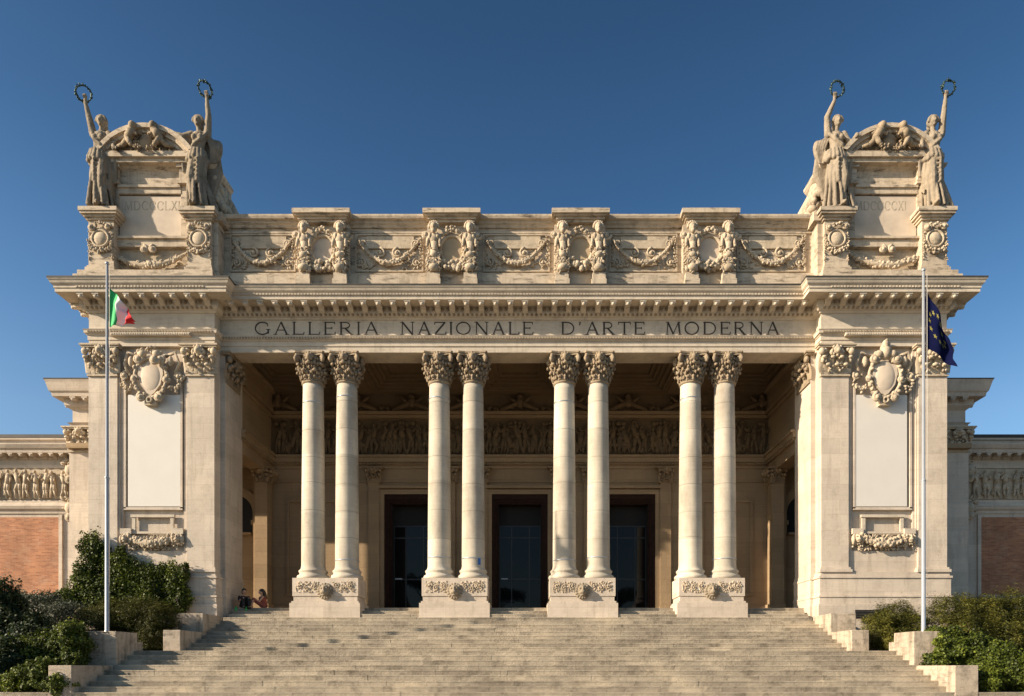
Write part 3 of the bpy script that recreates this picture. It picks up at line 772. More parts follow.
rings = {k: v for k, v in {0: (9.98, .0), 1: (10.2, 4.05), 2: (10.15, 4.15), 3: (0, 4.12), 4: (10.0, 4.05), 5: (0, 4.15), 6: (10.15, 0), 7: (0, 4.1)}.items()}
for pc in PAIR:
    for o in (-.64, .64):
        x = pc+o+(.045 if pc < 0 else .0)
        c = part(col_parts(x), 'column', 'shaft')
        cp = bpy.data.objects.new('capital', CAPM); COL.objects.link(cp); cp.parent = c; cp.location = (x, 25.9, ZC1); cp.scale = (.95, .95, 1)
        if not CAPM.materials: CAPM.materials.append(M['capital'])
        for z in rings[ci]:
            if z:
                m = MB(); r = .444-.064*max(0, (z-ZC0-.52)/6.87)**1.6
                m.lathe(x, 25.9, [(r-.02, z-.022), (r+.010, z-.018), (r+.010, z+.018), (r-.02, z+.022)], 40)
                sub(m, 'metal_band', 'pole', c)
        if ci == 3:
            m = MB(); m.lathe(x, 25.9, [(.456, 3.86), (.456, 4.1)], 6, True, R(-62), R(-48)); sub(m, 'blue_mark', 'tape', c)
        COLS.append(c); ci += 1
# ---- plinths under each pair
lionm = MB(); face(lionm, (0, 0, 0), .45); lionmesh = clay(lionm, .018, 1); lionmesh.materials.append(M['carved'])
for pc in PAIR:
    pc += .05 if pc < 0 else .0
    m = MB()
    m.box(pc-1.30, pc+1.30, 25.16, 26.5, 1.8, 2.40); m.box(pc-1.24, pc+1.24, 25.2, 26.48, 2.40, 2.47)
    m.box(pc-1.18, pc+1.18, 25.26, 26.45, 2.47, 2.66)
    m.box(pc-1.215, pc+1.215, 25.23, 26.46, 2.66, 3.33)
    p = part(m, 'column_plinth', 'stone')
    for sg in (-1, 1):
        m = MB()
        # running scroll of leaves
        for k in range(3):
            scroll(m, pc+sg*(.40+.27*k), 3.0+.04*(-1)**k, 25.22, .13, 1.2, sg*(-1)**k, .018, k)
        foliate(m, min(pc+sg*.25, pc+sg*1.10), max(pc+sg*.25, pc+sg*1.10), 2.80, 3.20, 25.225, 120, .042)
        sub(m, 'leaf_relief', 'carved', p)
    lo = bpy.data.objects.new('lion_mask', lionmesh); COL.objects.link(lo); lo.parent = p; lo.location = (pc, 25.19, 2.86)

# ---- end piers
shield = MB()
def pier(s):
    X = lambda a, b: (min(s*a, s*b), max(s*a, s*b))
    m = MB()
    m.box(*X(XI, XO), 25.17, 27.0, 1.2, 11.78)                       # body
    x0, x1 = X(XI, XI+1.0); xa, xb = X(XO-1.05, XO)
    # pilasters and the panel frame between them
    for a, b in ((x0, x1), (xa, xb)): m.box(a, b, 24.98, 25.18, 3.45, 11.78)
    lo, hi = (xb, x0) if s < 0 else (x1, xa)
    lo, hi = min(lo, hi), max(lo, hi)
    m.box(lo, lo+.16, 25.08, 25.18, 4.3, 11.78); m.box(hi-.16, hi, 25.08, 25.18, 4.3, 11.78)
    m.box(lo, lo+.07, 25.03, 25.18, 4.3, 11.78); m.box(hi-.07, hi, 25.03, 25.18, 4.3, 11.78)
    m.box(lo+.2, lo+.28, 25.035, 25.18, 5.85, 10.4); m.box(hi-.28, hi-.2, 25.035, 25.18, 5.85, 10.4); m.box(lo+.2, hi-.2, 25.035, 25.18, 5.80, 5.90)
    m.box(lo, hi, 25.08, 25.18, 3.3, 4.3)
    # inner anta toward the portico
    m.box(*X(10.92, XI+.05), 25.48, 27.0, 1.8, 11.78)
    # pedestal mouldings
    for p, z0, z1 in ((.17, 1.2, 2.32), (.12, 2.32, 2.58), (.15, 2.58, 2.64), (.09, 2.64, 3.28), (.13, 3.28, 3.36), (.06, 3.36, 3.50)):
        a, b = X(XI-p, XO+p); m.box(a, b, 24.98-p, 27.0, z0, z1+.002)
        a, b = X(10.93-p*.55, XI); m.box(a, b, 25.49-p*.8, 27.02, max(z0, 1.9), z1+.0035)
    # pilaster bases
    for a, b in ((x0, x1), (xa, xb)):
        m.box(a-.09, b+.09, 24.86, 25.2, 3.50, 3.60); m.box(a-.05, b+.05, 24.92, 25.2, 3.60, 3.68)
    p = part(m, 'pier', 'stone')
    # small frame and cornice of the low tablet
    m = MB(); cx = (lo+hi)/2
    m.box(cx-.80, cx+.80, 24.99, 25.1, 5.52, 5.62); m.box(cx-.76, cx-.64, 25.02, 25.1, 4.98, 5.52); m.box(cx+.64, cx+.76, 25.02, 25.1, 4.98, 5.52); m.box(cx-.78, cx+.78, 25.0, 25.1, 4.92, 5.0)
    for sg in (-1, 1): m.box(cx+sg*.95-.2, cx+sg*.95+.2, 24.93, 25.1, 4.9, 5.1)
    sub(m, 'tablet_frame', 'plain', p)
    m = MB()
    for sg in (-1, 1):
        x = cx+sg*.95
        face(m, (x, 24.95, 4.74), .34); m.ell((x-.16, 24.95, 4.7), (.07, .09, .17)); m.ell((x+.16, 24.95, 4.7), (.07, .09, .17))
        fruit_chain(m, [(x-.15, 24.97, 4.7), (x-.15, 24.97, 4.38)], .07, .09); fruit_chain(m, [(x+.15, 24.97, 4.7), (x+.15, 24.97, 4.38)], .07, .09)
    festoon(m, cx-.85, cx+.85, 4.75, .2, 24.97, .15)
    foliate(m, cx-.95, cx+.95, 4.34, 4.86, 25.02, 150, .075); fruit_chain(m, [(cx-.8, 24.93, 4.8), (cx, 24.88, 4.5), (cx+.8, 24.93, 4.8)], .13, .06)
    sub(m, 'garland_relief', 'carved', p)
    # pilaster capitals
    for a, b in ((x0, x1), (xa, xb)):
        m = MB(); flat_capital(m, (a+b)/2, 24.98, 10.66, b-a-.04, 1.12); sub(m, 'capital', 'carved', p)
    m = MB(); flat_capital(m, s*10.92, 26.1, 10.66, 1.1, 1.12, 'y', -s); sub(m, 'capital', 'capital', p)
    # dentil bars on the architrave above
    m = MB(); m.box(cx-1.45, cx+1.45, 24.83, 24.99, 12.1, 12.21)
    for k in range(34): m.box(cx-1.42+k*.0848, cx-1.42+k*.0848+.045, 24.81, 24.85, 12.12, 12.19)
    sub(m, 'dentil_bar', 'plain', p)
    # coat of arms
    m = MB(); z = 10.62
    m.prism([(cx-.42, z+.45), (cx+.42, z+.45), (cx+.46, z+.1), (cx+.36, z-.3), (cx+.12, z-.62), (cx, z-.7), (cx-.12, z-.62), (cx-.36, z-.3), (cx-.46, z+.1)], 24.86, 25.1)
    m.ell((cx, 24.90, z-.0), (.40, .09, .58), None, 20, 12)
    sh = sub(m, 'shield', 'plaster', p)
    m = MB()
    out = [(cx+.58*math.cos(a), 24.88, z-.03+.72*math.sin(a)) for a in [2*PI*k/26 for k in range(26)]]
    m.tube(out, .06, 8, closed=True)
    for a in range(22):
        q = out[int(a*26/22)]; m.ell((q[0]*1.0+random.uniform(-.06, .06), 24.84, q[2]+random.uniform(-.06, .06)), (.085, .07, .06), rotm(0, random.uniform(0, 3), 0), 8, 5)
    for sg in (-1, 1):
        scroll(m, cx+sg*.42, z+.62, 24.82, .2, 1.4, sg, .065, PI/2); scroll(m, cx+sg*.58, z-.1, 24.86, .14, 1.3, -sg, .05)
        scroll(m, cx+sg*.30, z-.78, 24.82, .16, 1.3, -sg, .06, PI/2); scroll(m, cx+sg*.98, z+.05, 24.98, .2, 1.3, -sg, .05)
        m.tube([(cx+sg*.5, 24.95, z+.75), (cx+sg*.85, 24.95, z+.9), (cx+sg*1.0, 24.97, z+.5), (cx+sg*.86, 24.97, z+.15)], [.06, .07, .06, .06], 8)
        fruit_chain(m, [(cx+sg*1.02, 24.97, z+.1), (cx+sg*1.05, 24.95, z-.3), (cx+sg*.85, 24.92, z-.48), (cx+sg*.62, 24.9, z-.3)], .10, .08)
        m.ell((cx+sg*.25, 24.8, z+.78), (.14, .12, .14)); m.ell((cx+sg*.72, 24.9, z+.55), (.1, .1, .2))
    m.box(cx-.2, cx+.2, 24.84, 25.1, z-1.05, z-.72); m.tube([(cx+.09*math.cos(2*PI*k/12), 24.80, z-.88+.09*math.sin(2*PI*k/12)) for k in range(12)], .04, 6, closed=True)
    if s > 0:   # plumed helmet over the shield
        m.ell((cx, 24.85, z+.85), (.2, .2, .26)); m.ell((cx, 24.85, z+1.12), (.12, .14, .2)); m.cap((cx-.1, 24.85, z+1.0), (cx+.05, 24.85, z+1.3), .1, .06); m.cap((cx+.15, 24.85, z+.9), (cx+.12, 24.85, z+1.2), .09, .05)
    else:       # rolled crown over the shield
        fruit_chain(m, [(cx-.45, 24.85, z+.85), (cx, 24.8, z+.95), (cx+.45, 24.85, z+.85)], .12, .1)
        scroll(m, cx+.22, z+.55, 24.72, .16, 1.2, -1, .07)
    sub(m, 'shield_frame', 'carved', p)
    # blank white board hung in the panel, a thing of its own
    b = MB(); b.box(-.965, .965, -.03, .03, 0, 4.1)
    o = b.build('blank_board', M['white']); o.location = (cx+(.04 if s < 0 else -.06), 25.075, 5.92)
    bv = o.modifiers.new('b', 'BEVEL'); bv.width = .01
    tag(o, ('blank off-white tall board in the left pier beside the tricolour flag' if s < 0 else 'blank off-white tall board in the right pier beside the blue flag'), 'board', 'blank boards set in the end piers')
    return p
PR = {s: pier(s) for s in (-1, 1)}

# ---- portico interior
m = MB()
DX = [-4.78, 0, 4.78]; DW = 1.24; DT = 7.72
xs = [-18.3]
def wallseg(a, b, z0, z1): m.box(a, b, YB, YB+.5, z0, z1)
prev = -XI-.1
for dx in DX:
    wallseg(prev, dx-DW, FL-.5, 12.3); wallseg(dx-DW, dx+DW, DT, 12.3); prev = dx+DW
wallseg(prev, XI+.1, FL-.5, 12.3)
# dado, string and mouldings
prev = -XI
for dx in DX+[99]:
    b = min(dx-DW-.26, XI)
    m.box(prev, b, YB-.10, YB, FL, FL+.42); m.box(prev, b, YB-.07, YB, FL+.42, FL+.5)
    prev = dx+DW+.26
m.box(-XI, XI, YB-.06, YB, 8.86, 9.0); m.box(-XI, XI, YB-.14, YB, 9.0, 9.1); m.box(-XI, XI, YB-.26, YB, 9.1, 9.3); m.box(-XI, XI, YB-.34, YB, 9.3, 9.4)
m.box(-XI, XI, YB-.05, YB, 8.25, 8.3)
for k in range(150): m.box(-XI+.05+k*.148, -XI+.05+k*.148+.08, YB-.20, YB-.13, 9.015, 9.09)
m.box(-XI, XI, YB-.18, YB, 11.08, 11.2); m.box(-XI, XI, YB-.28, YB, 11.2, 11.34)
bw = part(m, 'portico_wall', 'stone_shaded')
# tone: lower courses a little greyer, end-bay frames
for s in (-1, 1):
    cx = s*9.2; m = MB()
    for a, b, z0, z1 in ((cx-1.15, cx+1.15, 7.35, 7.5), (cx-1.15, cx+1.15, 3.2, 3.32)): m.box(a, b, YB-.08, YB+.01, z0, z1)
    for a in (cx-1.15, cx+1.03): m.box(a, a+.12, YB-.081, YB+.01, 3.32, 7.35)
    sub(m, 'panel_frame', 'stone_shaded', bw)
for dx in DX:
    for sg in (-1, 1):
        x = dx+sg*1.68; m = MB()
        m.box(x-.24, x+.24, YB-.16, YB, FL+.3, 8.2); m.box(x-.30, x+.30, YB-.22, YB, FL+.02, FL+.36)
        m.box(x-.28, x+.28, YB-.20, YB, FL+.36, FL+.44)
        flat_capital(m, x, YB-.16, 8.2, .5, .66)
        sub(m, 'pilaster', 'stone_shaded', bw)
# relief frieze with figures
m = MB(); m.box(-XI, XI, YB-.02, YB+.1, 9.42, 11.06)
x = -XI+.35
while x < XI-.3:
    if not random.random() < .03:
        st = random.random() < .32
        figure(m, x, YB-.08, 9.46, random.uniform(1.3, 1.55), random.uniform(-.12, .12), random.choice((-1, 1)), st)
        if random.random() < .6: m.ell((x+random.uniform(-.2, .2), YB-.05, 10.85), (.15, .1, .12)); m.cap((x+.2, YB-.06, 9.6), (x+random.uniform(.3, .5), YB-.08, 10.3), .1, .07)
    x += random.uniform(.26, .40)
sub(m, 'figure_frieze', 'carved_shaded', bw)
# carved groups in the cove
m = MB(); m.box(-XI, XI, YB-.06, YB+.1, 11.36, 12.3)
for cx in [-10.7]+PAIR+[-4.78, 0, 4.78, 10.7]:
    for sg in (-1, 1):
        m.cap((cx, YB-.2, 11.75), (cx+sg*.8, YB-.16, 11.42), .14, .09, 8); m.cap((cx+sg*.15, YB-.2, 11.7), (cx+sg*.45, YB-.25, 11.95), .09, .06, 8)
        scroll(m, cx+sg*1.05, 11.5, YB-.12, .13, 1.2, sg, .05)
    m.ell((cx, YB-.22, 11.98), (.13, .13, .15)); m.ell((cx, YB-.2, 11.75), (.2, .16, .24))
    foliate(m, cx-.5, cx+.5, 11.42, 11.8, YB-.12, 16, .1)
sub(m, 'cove_carving', 'carved_shaded', bw)
# doors
for i, dx in enumerate(DX):
    m = MB()
    for a, b, z0, z1, yy in ((dx-DW-.2, dx-DW, FL, DT+.2, YB-.10), (dx+DW, dx+DW+.2, FL, DT+.2, YB-.10), (dx-DW, dx+DW, DT, DT+.2, YB-.10)):
        m.box(a, b, yy, YB+.02, z0, z1)
    m.box(dx-DW-.3, dx+DW+.3, YB-.2, YB, DT+.24, DT+.36)
    d = part(m, 'doorway', 'stone_shaded')
    d['label'] = ('doorway surround left of the middle one', 'middle doorway surround', 'doorway surround right of the middle one')[i]
    m = MB()
    for k, (q, yy) in enumerate(((0, YB-.04), (.1, YB+.02), (.19, YB+.1))):
        w0, w1 = DW-q, DW-q-.10
        m.box(dx-w0, dx-w1, yy, YB+.5, FL, DT-q); m.box(dx+w1, dx+w0, yy, YB+.5, FL, DT-q); m.box(dx-w1, dx+w1, yy, YB+.5, DT-q-.22, DT-q)
    sub(m, 'wooden_frame', 'wood', d)
    m = MB()
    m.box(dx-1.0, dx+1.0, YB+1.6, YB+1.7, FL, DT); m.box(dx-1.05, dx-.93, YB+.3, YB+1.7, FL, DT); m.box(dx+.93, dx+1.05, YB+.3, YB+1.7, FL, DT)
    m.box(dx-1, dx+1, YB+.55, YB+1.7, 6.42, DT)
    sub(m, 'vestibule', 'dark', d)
    m = MB()
    for xx in (-.93, -.4, .4, .89): m.box(dx+xx, dx+xx+.045, YB+.5, YB+.58, FL, 6.44)
    for zz in (FL, 3.98, 5.85, 6.38): m.box(dx-.93, dx+.93, YB+.505, YB+.575, zz, zz+.06)
    sub(m, 'mullion', 'mullion', d)
    m = MB(); m.box(dx-.92, dx+.92, YB+.53, YB+.55, FL+.02, 6.42)
    sub(m, 'glass', 'glass', d)
    m = MB(); m.box(dx-.86, dx-.55, YB+.44, YB+.54, 4.0, 4.05)
    sub(m, 'push_bar', 'pole', d)
# ceiling with coffers
m = MB()
m.box(-XI-.2, XI+.2, 26.35, YB+.1, 12.62, 13.3)
bxs = [-XI]+[ (PAIR[i]) for i in range(4)]+[XI]
for x in PAIR: m.box(x-.95, x+.95, 26.35, YB, 12.12, 12.64)
m.box(-XI-.2, XI+.2, 26.36, 26.6, 12.135, 12.63); m.box(-XI-.2, XI+.2, YB-.55, YB+.01, 12.135, 12.63)
for i in range(5):
    a = bxs[i]+(.0 if i == 0 else .95); b = bxs[i+1]-(.0 if i == 4 else .95)
    for q, z in ((0, 12.22), (.16, 12.32), (.32, 12.42), (.50, 12.52)):
        A, B_, C, D_ = a+q, b-q, 26.6+q, YB-.55-q
        m.box(A, A+.18, C, D_, z, 12.625); m.box(B_-.18, B_, C, D_, z, 12.625); m.box(A+.18, B_-.18, C, C+.18, z, 12.625); m.box(A+.18, B_-.18, D_-.18, D_, z, 12.625)
for x in PAIR:
    for q, z in ((.12, 12.08), (.24, 12.04)):
        m.box(x-.95+q, x+.95-q, 26.5, YB-.45, z, z+.05)
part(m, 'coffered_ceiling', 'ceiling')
# side walls of the portico with the lower cornice and corner pilasters
for s in (-1, 1):
    X = lambda a, b: (min(s*a, s*b), max(s*a, s*b))
    m = MB()
    m.box(*X(11.05, 11.6), 27.0, YB+.01, 9.4, 12.3)
    m.box(*X(11.05, 11.6), 29.75, YB, FL-.3, 9.4)
    for p, z0, z1 in ((.06, 8.84, 9.0), (.14, 9.0, 9.1), (.24, 9.1, 9.3), (.32, 9.3, 9.4)): m.box(*X(11.05-p, 11.6), 26.9, YB, z0, z1+.001)
    m.box(*X(11.0, 11.6), 26.9, 29.8, 8.55, 8.84)
    for p, z0, z1 in ((.1, 11.08, 11.2), (.22, 11.2, 11.34), (.12, 11.34, 12.13), (.3, 12.13, 12.25)): m.box(*X(11.05-p, 11.6), 26.4, YB, z0, z1+.001)
    for k in range(22): m.box(*X(10.85, 10.95), 27.0+k*.148, 27.08+k*.148, 9.015, 9.09)
    sw = part(m, 'side_wall', 'stone_shaded')
    m = MB(); m.box(*X(10.92, 11.45), 29.55, 30.1, FL+.5, 8.0); m.box(*X(10.84, 11.5), 29.47, 30.15, FL, FL+.5)
    flat_capital(m, s*11.18, 29.55, 8.0, .5, .66); flat_capital(m, s*10.92, 29.82, 8.0, .5, .66, 'y', -s)
    sub(m, 'corner_pilaster', 'stone_shaded', sw)
    # small loggia beyond
    m = MB()
    m.box(*X(11.6, 18.3), YB, YB+.4, FL-.5, 11.3)
    m.box(*X(11.0, 18.3), 27.6, YB, 8.9, 9.1)
    m.box(*X(15.6, 18.25), 28.1, YB, FL-2.2, FL-.02)
    m.box(*X(17.6, 18.2), 29.9, YB, FL-1, 9.0)
    lg = part(m, 'loggia', 'stone_shaded')
    m = MB()     # round-headed niche in the loggia end wall
    cx = s*12.65
    for r0, r1, yy in ((.95, 1.15, YB-.12), (.78, .95, YB-.06)):
        n = 18; vs = []
        for k in range(n+1):
            a = PI*k/n
            for r in (r0, r1): vs += [(cx+r*math.cos(a), yy, 6.9+r*math.sin(a)), (cx+r*math.cos(a), YB+.01, 6.9+r*math.sin(a))]
        fs = []
        for k in range(n):
            b = k*4; fs += [(b, b+4, b+6, b+2), (b, b+1, b+5, b+4), (b+2, b+6, b+7, b+3)]
        m.add(vs, fs)
        for q in (-1, 1): m.box(min(cx+q*r0, cx+q*r1), max(cx+q*r0, cx+q*r1), yy, YB+.01, FL, 6.9)
    m.box(cx-1.4, cx-.75, YB-.18, YB, 6.35, 6.55); m.box(cx+.75, cx+1.4, YB-.18, YB, 6.35, 6.55)
    m.box(cx-.75, cx+.75, YB-.22, YB, 5.9, 6.0)
    sub(m, 'arch_moulding', 'stone_shaded', lg)
    m = MB(); pts = [(cx+.78*math.cos(PI*k/18), 6.9+.78*math.sin(PI*k/18)) for k in range(19)]+[(cx-.78, 6.0), (cx+.78, 6.0)]
    m.prism(pts, YB-.02, YB+.02); sub(m, 'lunette', 'dark', lg)

# ---- lower side blocks and wings
def side(s):
    X = lambda a, b: (min(s*a, s*b), max(s*a, s*b))
    m = MB()
    m.box(*X(15.0, 18.28), 28.02, 29.2, 8.6, 11.0); m.box(*X(17.2, 18.28), 28.02, 28.8, -.5, 8.62)
    m.box(*X(17.35, 18.34), 27.86, 28.05, -.5, 8.8)
    m.box(*X(17.1, 18.5), 27.7, 28.9, -.5, 1.6)
    pth = [(s*18.3, 30.5), (s*18.3, 28.0), (s*14.8, 28.0)]
    if s > 0: pth = pth[::-1]
    m.sweep([(-.3, 9.78), (.04, 9.78), (.07, 9.95), (.14, 10.02), (0, 10.05), (0, 10.55), (.1, 10.62), (.2, 10.7), (.22, 10.95), (.50, 10.95), (.52, 11.08), (.58, 11.14), (.66, 11.46), (.70, 11.56), (-.3, 11.60)], pth)
    along(pth, 0, .5, lambda x, y, d, n: modillion(m, x, y, d, n, 10.945, .46, .18, .17, .1), .3)
    m.box(*X(15.3, 17.9), 28.3, 30.0, 11.5, 11.85); m.box(*X(15.4, 17.7), 28.4, 29.9, 11.85, 12.1)
    b = fixn(part(m, 'side_block', 'stone'))
    m = MB(); flat_capital(m, s*17.84, 27.86, 8.8, .95, 1.0); flat_capital(m, s*18.3, 28.5, 8.8, .9, 1.0, 'y', s); sub(m, 'capital', 'carved', b)
    m = MB(); m.sweep([(-.2, 11.61), (.71, 11.565), (.715, 11.60), (-.2, 11.65)], pth); sub(m, 'flashing', 'lead', b)
    # wing
    m = MB(); Y = 31.0; L = 34
    m.box(*X(17.5, L), Y+.02, Y+6, -1, 9.9)
    W = [(s*L, Y), (s*17.5, Y)] if s < 0 else [(s*17.5, Y), (s*L, Y)]
    m.sweep([(-.1, 9.05), (.05, 9.05), (.08, 9.2), (.0, 9.22), (.0, 9.42), (.08, 9.5), (.12, 9.62), (.50, 9.62), (.52, 9.76), (.58, 9.8), (.66, 9.95), (.66, 10.0), (.0, 10.02), (.0, 10.3), (.1, 10.34), (.1, 10.42), (-.3, 10.42)], W)
    along(W, 0, .46, lambda x, y, d, n: modillion(m, x, y, d, n, 9.618, .46, .16, .15, .05), .3)
    m.sweep([(-.1, 7.0), (.03, 7.0), (.05, 7.12), (.14, 7.2), (.18, 7.32), (.14, 7.44), (.06, 7.48), (.06, 7.62), (-.1, 7.64)], W)
    # jambs round the brick panel
    m.box(*X(20.75, 20.9), Y-.06, Y+.01, 2.6, 6.95)
    m.box(*X(20.9, L), Y-.16, Y, 1.0, 3.3)
    m.box(*X(19.0, 19.9), Y-.22, Y+.01, 1.0, 8.9)
    w = fixn(part(m, 'side_wing', 'stone'))
    m = MB(); m.box(*X(20.92, L-.2), Y-.03, Y+.02, 3.3, 6.84); sub(m, 'brick_panel', 'brick', w)
    m = MB(); m.box(*X(20.3, L), Y-.05, Y+.02, 7.66, 9.0)
    x = 20.6
    while x < L-.5:
        figure(m, s*x, Y-.12, 7.68, random.uniform(1.2, 1.32), random.uniform(-.08, .08), random.choice((-1, 1))); x += random.uniform(.36, .5)
    sub(m, 'figure_relief', 'carved', w)
    for zc, n_ in ((8.9, 26), (7.2, 30)):
        m = MB()
        foliate(m, *X(19.95, 20.6), zc-.35, zc+.5, Y-.2, n_, .14)
        m.ell((s*20.25, Y-.22, zc), (.24, .2, .28)); scroll(m, s*20.25, zc-.4, Y-.3, .2, 1.2, s, .08)
        sub(m, 'corner_bracket', 'carved', w)
    m = MB(); m.box(*X(17.5, L), Y-.12, Y+6, 10.42, 10.56); m.box(*X(17.5, L), Y-.02, Y+6, 10.56, 10.60); sub(m, 'roof', 'lead', w)
side(-1); side(1)
# roof behind the attic and rear mass
m = MB(); m.box(-XO+.2, XO-.2, 27.0, 40, 12.8, 14.0); m.box(-18.2, 18.2, YB+.5, 48, 8.8, 10.2); m.box(-XI, XI, YB+1.8, 48, FL, 12.8); part(m, 'roof', 'attic')
# vent slot at the foot of the right pier
m = MB(); m.box(12.2, 13.4, 24.655, 24.7, 1.78, 2.1)
o = part(m, 'vent_opening', 'dark')
m = MB()
for k in range(3): m.box(12.2, 13.4, 24.64, 24.66, 1.84+.09*k, 1.86+.09*k)
sub(m, 'vent_bar', 'lead', o)

# ------------------------------------------------------------------ steps, landings, ground
def slab_row(mb, x0, x1, y0, y1, z0, z1):
    x = x0
    while x < x1:
        w = random.uniform(1.1, 2.4); b = min(x+w, x1)
        if x1-b < .5: b = x1
        dz = random.uniform(-.005, .003); dy = random.uniform(-.007, .004); t = random.uniform(.22, .5)
        mb.box(x, b-.003, y0+dy, y1, z0, z1+dz-.035, t); mb.box(x, b-.003, y0+dy-.008, y1, z1+dz-.035, z1+dz, min(1, t+.16)); x = b
m = MB()
m.box(-XI, XI, 26.0, YB+2, FL-.3, FL-.02)
slab_row(m, -11.2, 11.2, 25.9, 26.8, FL-.146, FL); m.box(-11.9, 11.9, 26.8, YB+1.7, FL-.1, FL, .6)
for s in (-1, 1): m.box(min(s*11.0, s*18.2), max(s*11.0, s*18.2), 27.0, YB, FL-.12, FL+.004, .6)
for k in range(1, 13):
    z = FL-.146*k; y = 25.9-.35*k; hw = 10.66 if k > 3 else 10.72
    if k == 12: slab_row(m, -11.6, 11.6, 20.8, 21.9, z-.146, z); m.box(-11.6, 11.6, 21.85, 22.4, z-.146, z-.002, .5)
    else: slab_row(m, -hw, hw, y, y+.5, z-.146, z)
zl = FL-.146*12
for j in range(1, 16):
    z = zl-.146*j; y = 20.8-.355*j; hw = 11.6 if j < 8 else 16.5
    slab_row(m, -hw, hw, y, y+.5, z-.15, z)
# solid core under the treads
m.prismx([(25.9, FL-.3), (21.7, zl-.25), (20.9, zl-.25), (15.3, -1.9), (25.9, -1.9)], -10.6, 10.6)
st = m.build('stone_steps', M['steps']); tag(st, 'broad flight of weathered stone steps rising to the portico', None, kind='structure')
m = MB(); m.box(-400, 400, -300, 600, -1.9, -1.71); gr = m.build('ground', M['asphalt']); tag(gr, 'paved street ground in front of the museum', kind='structure')
m = MB()   # planted banks on both sides, rising toward the building
for s in (-1, 1):
    xs_ = np.linspace(11.45, 60, 40); ys_ = np.linspace(16.5, 31.5, 30); vs = []; n0 = len(ys_)
    for x in xs_:
        for y in ys_:
            t = (y-17.9)/(24.6-17.9); z = -.9+max(0, min(1, t))*2.3+.08*math.sin(x*1.3+y)+.05*math.sin(y*2.7)
            if y < 17.6: z = -1.69
            vs.append((s*(x if x > 11.46 else 11.45), y, z))
    fs = [(i*n0+j, (i+1)*n0+j, (i+1)*n0+j+1, i*n0+j+1) for i in range(len(xs_)-1) for j in range(n0-1)]
    if s > 0: fs = [f for f in fs]
    else: fs = [f[::-1] for f in fs]
    m.add(vs, fs, True)
bank = m.build('planting_bank', M['soil']); tag(bank, 'earth bank either side of the steps under the shrubs', kind='structure')
# kerb and lawn strip in the lower corners
m = MB()
for s in (-1, 1): m.box(min(s*16.5, s*40), max(s*16.5, s*40), 17.2, 17.55, -1.75, -.93)
o = m.build('kerb', M['wallblock']); tag(o, 'low stone kerb at the foot of the planted banks', kind='structure')

# stair walls (each block its own thing)
def swall(s, tiers, x0, x1, label):
    m = MB()
    for (y0, y1, z0, z1) in tiers: m.box(min(s*x0, s*x1), max(s*x0, s*x1), y0, y1, z0, z1)
    o = m.build('stair_wall', M['wallblock']); tag(o, label, 'wall', 'stepped walls flanking the stairs')
    b = o.modifiers.new('b', 'BEVEL'); b.width = .018; b.segments = 2; b.limit_method = 'ANGLE'
    return o
for s, side_ in ((-1, 'left'), (1, 'right')):
    pier_n = 'left pier' if s < 0 else 'right pier'
    swall(s, [(23.2, 24.66, .4, 1.86)], 10.66, 11.52, 'highest stair wall block, butting against the foot of the '+pier_n)
    swall(s, [(21.7, 23.19, .4, 1.21)], 10.66, 11.22, 'second stair wall block down on the %s, between the landing and the top block' % side_)
    swall(s, [(19.86, 20.95, -.8, 1.07), (20.95, 21.25, -.8, .80)], 11.6, 12.65, 'stair wall block carrying the %s flagpole' % side_)
    swall(s, [(17.94, 19.84, -1.7, .07)], 11.6, 12.22, 'lowest stair wall block beside the bottom steps on the %s' % side_)

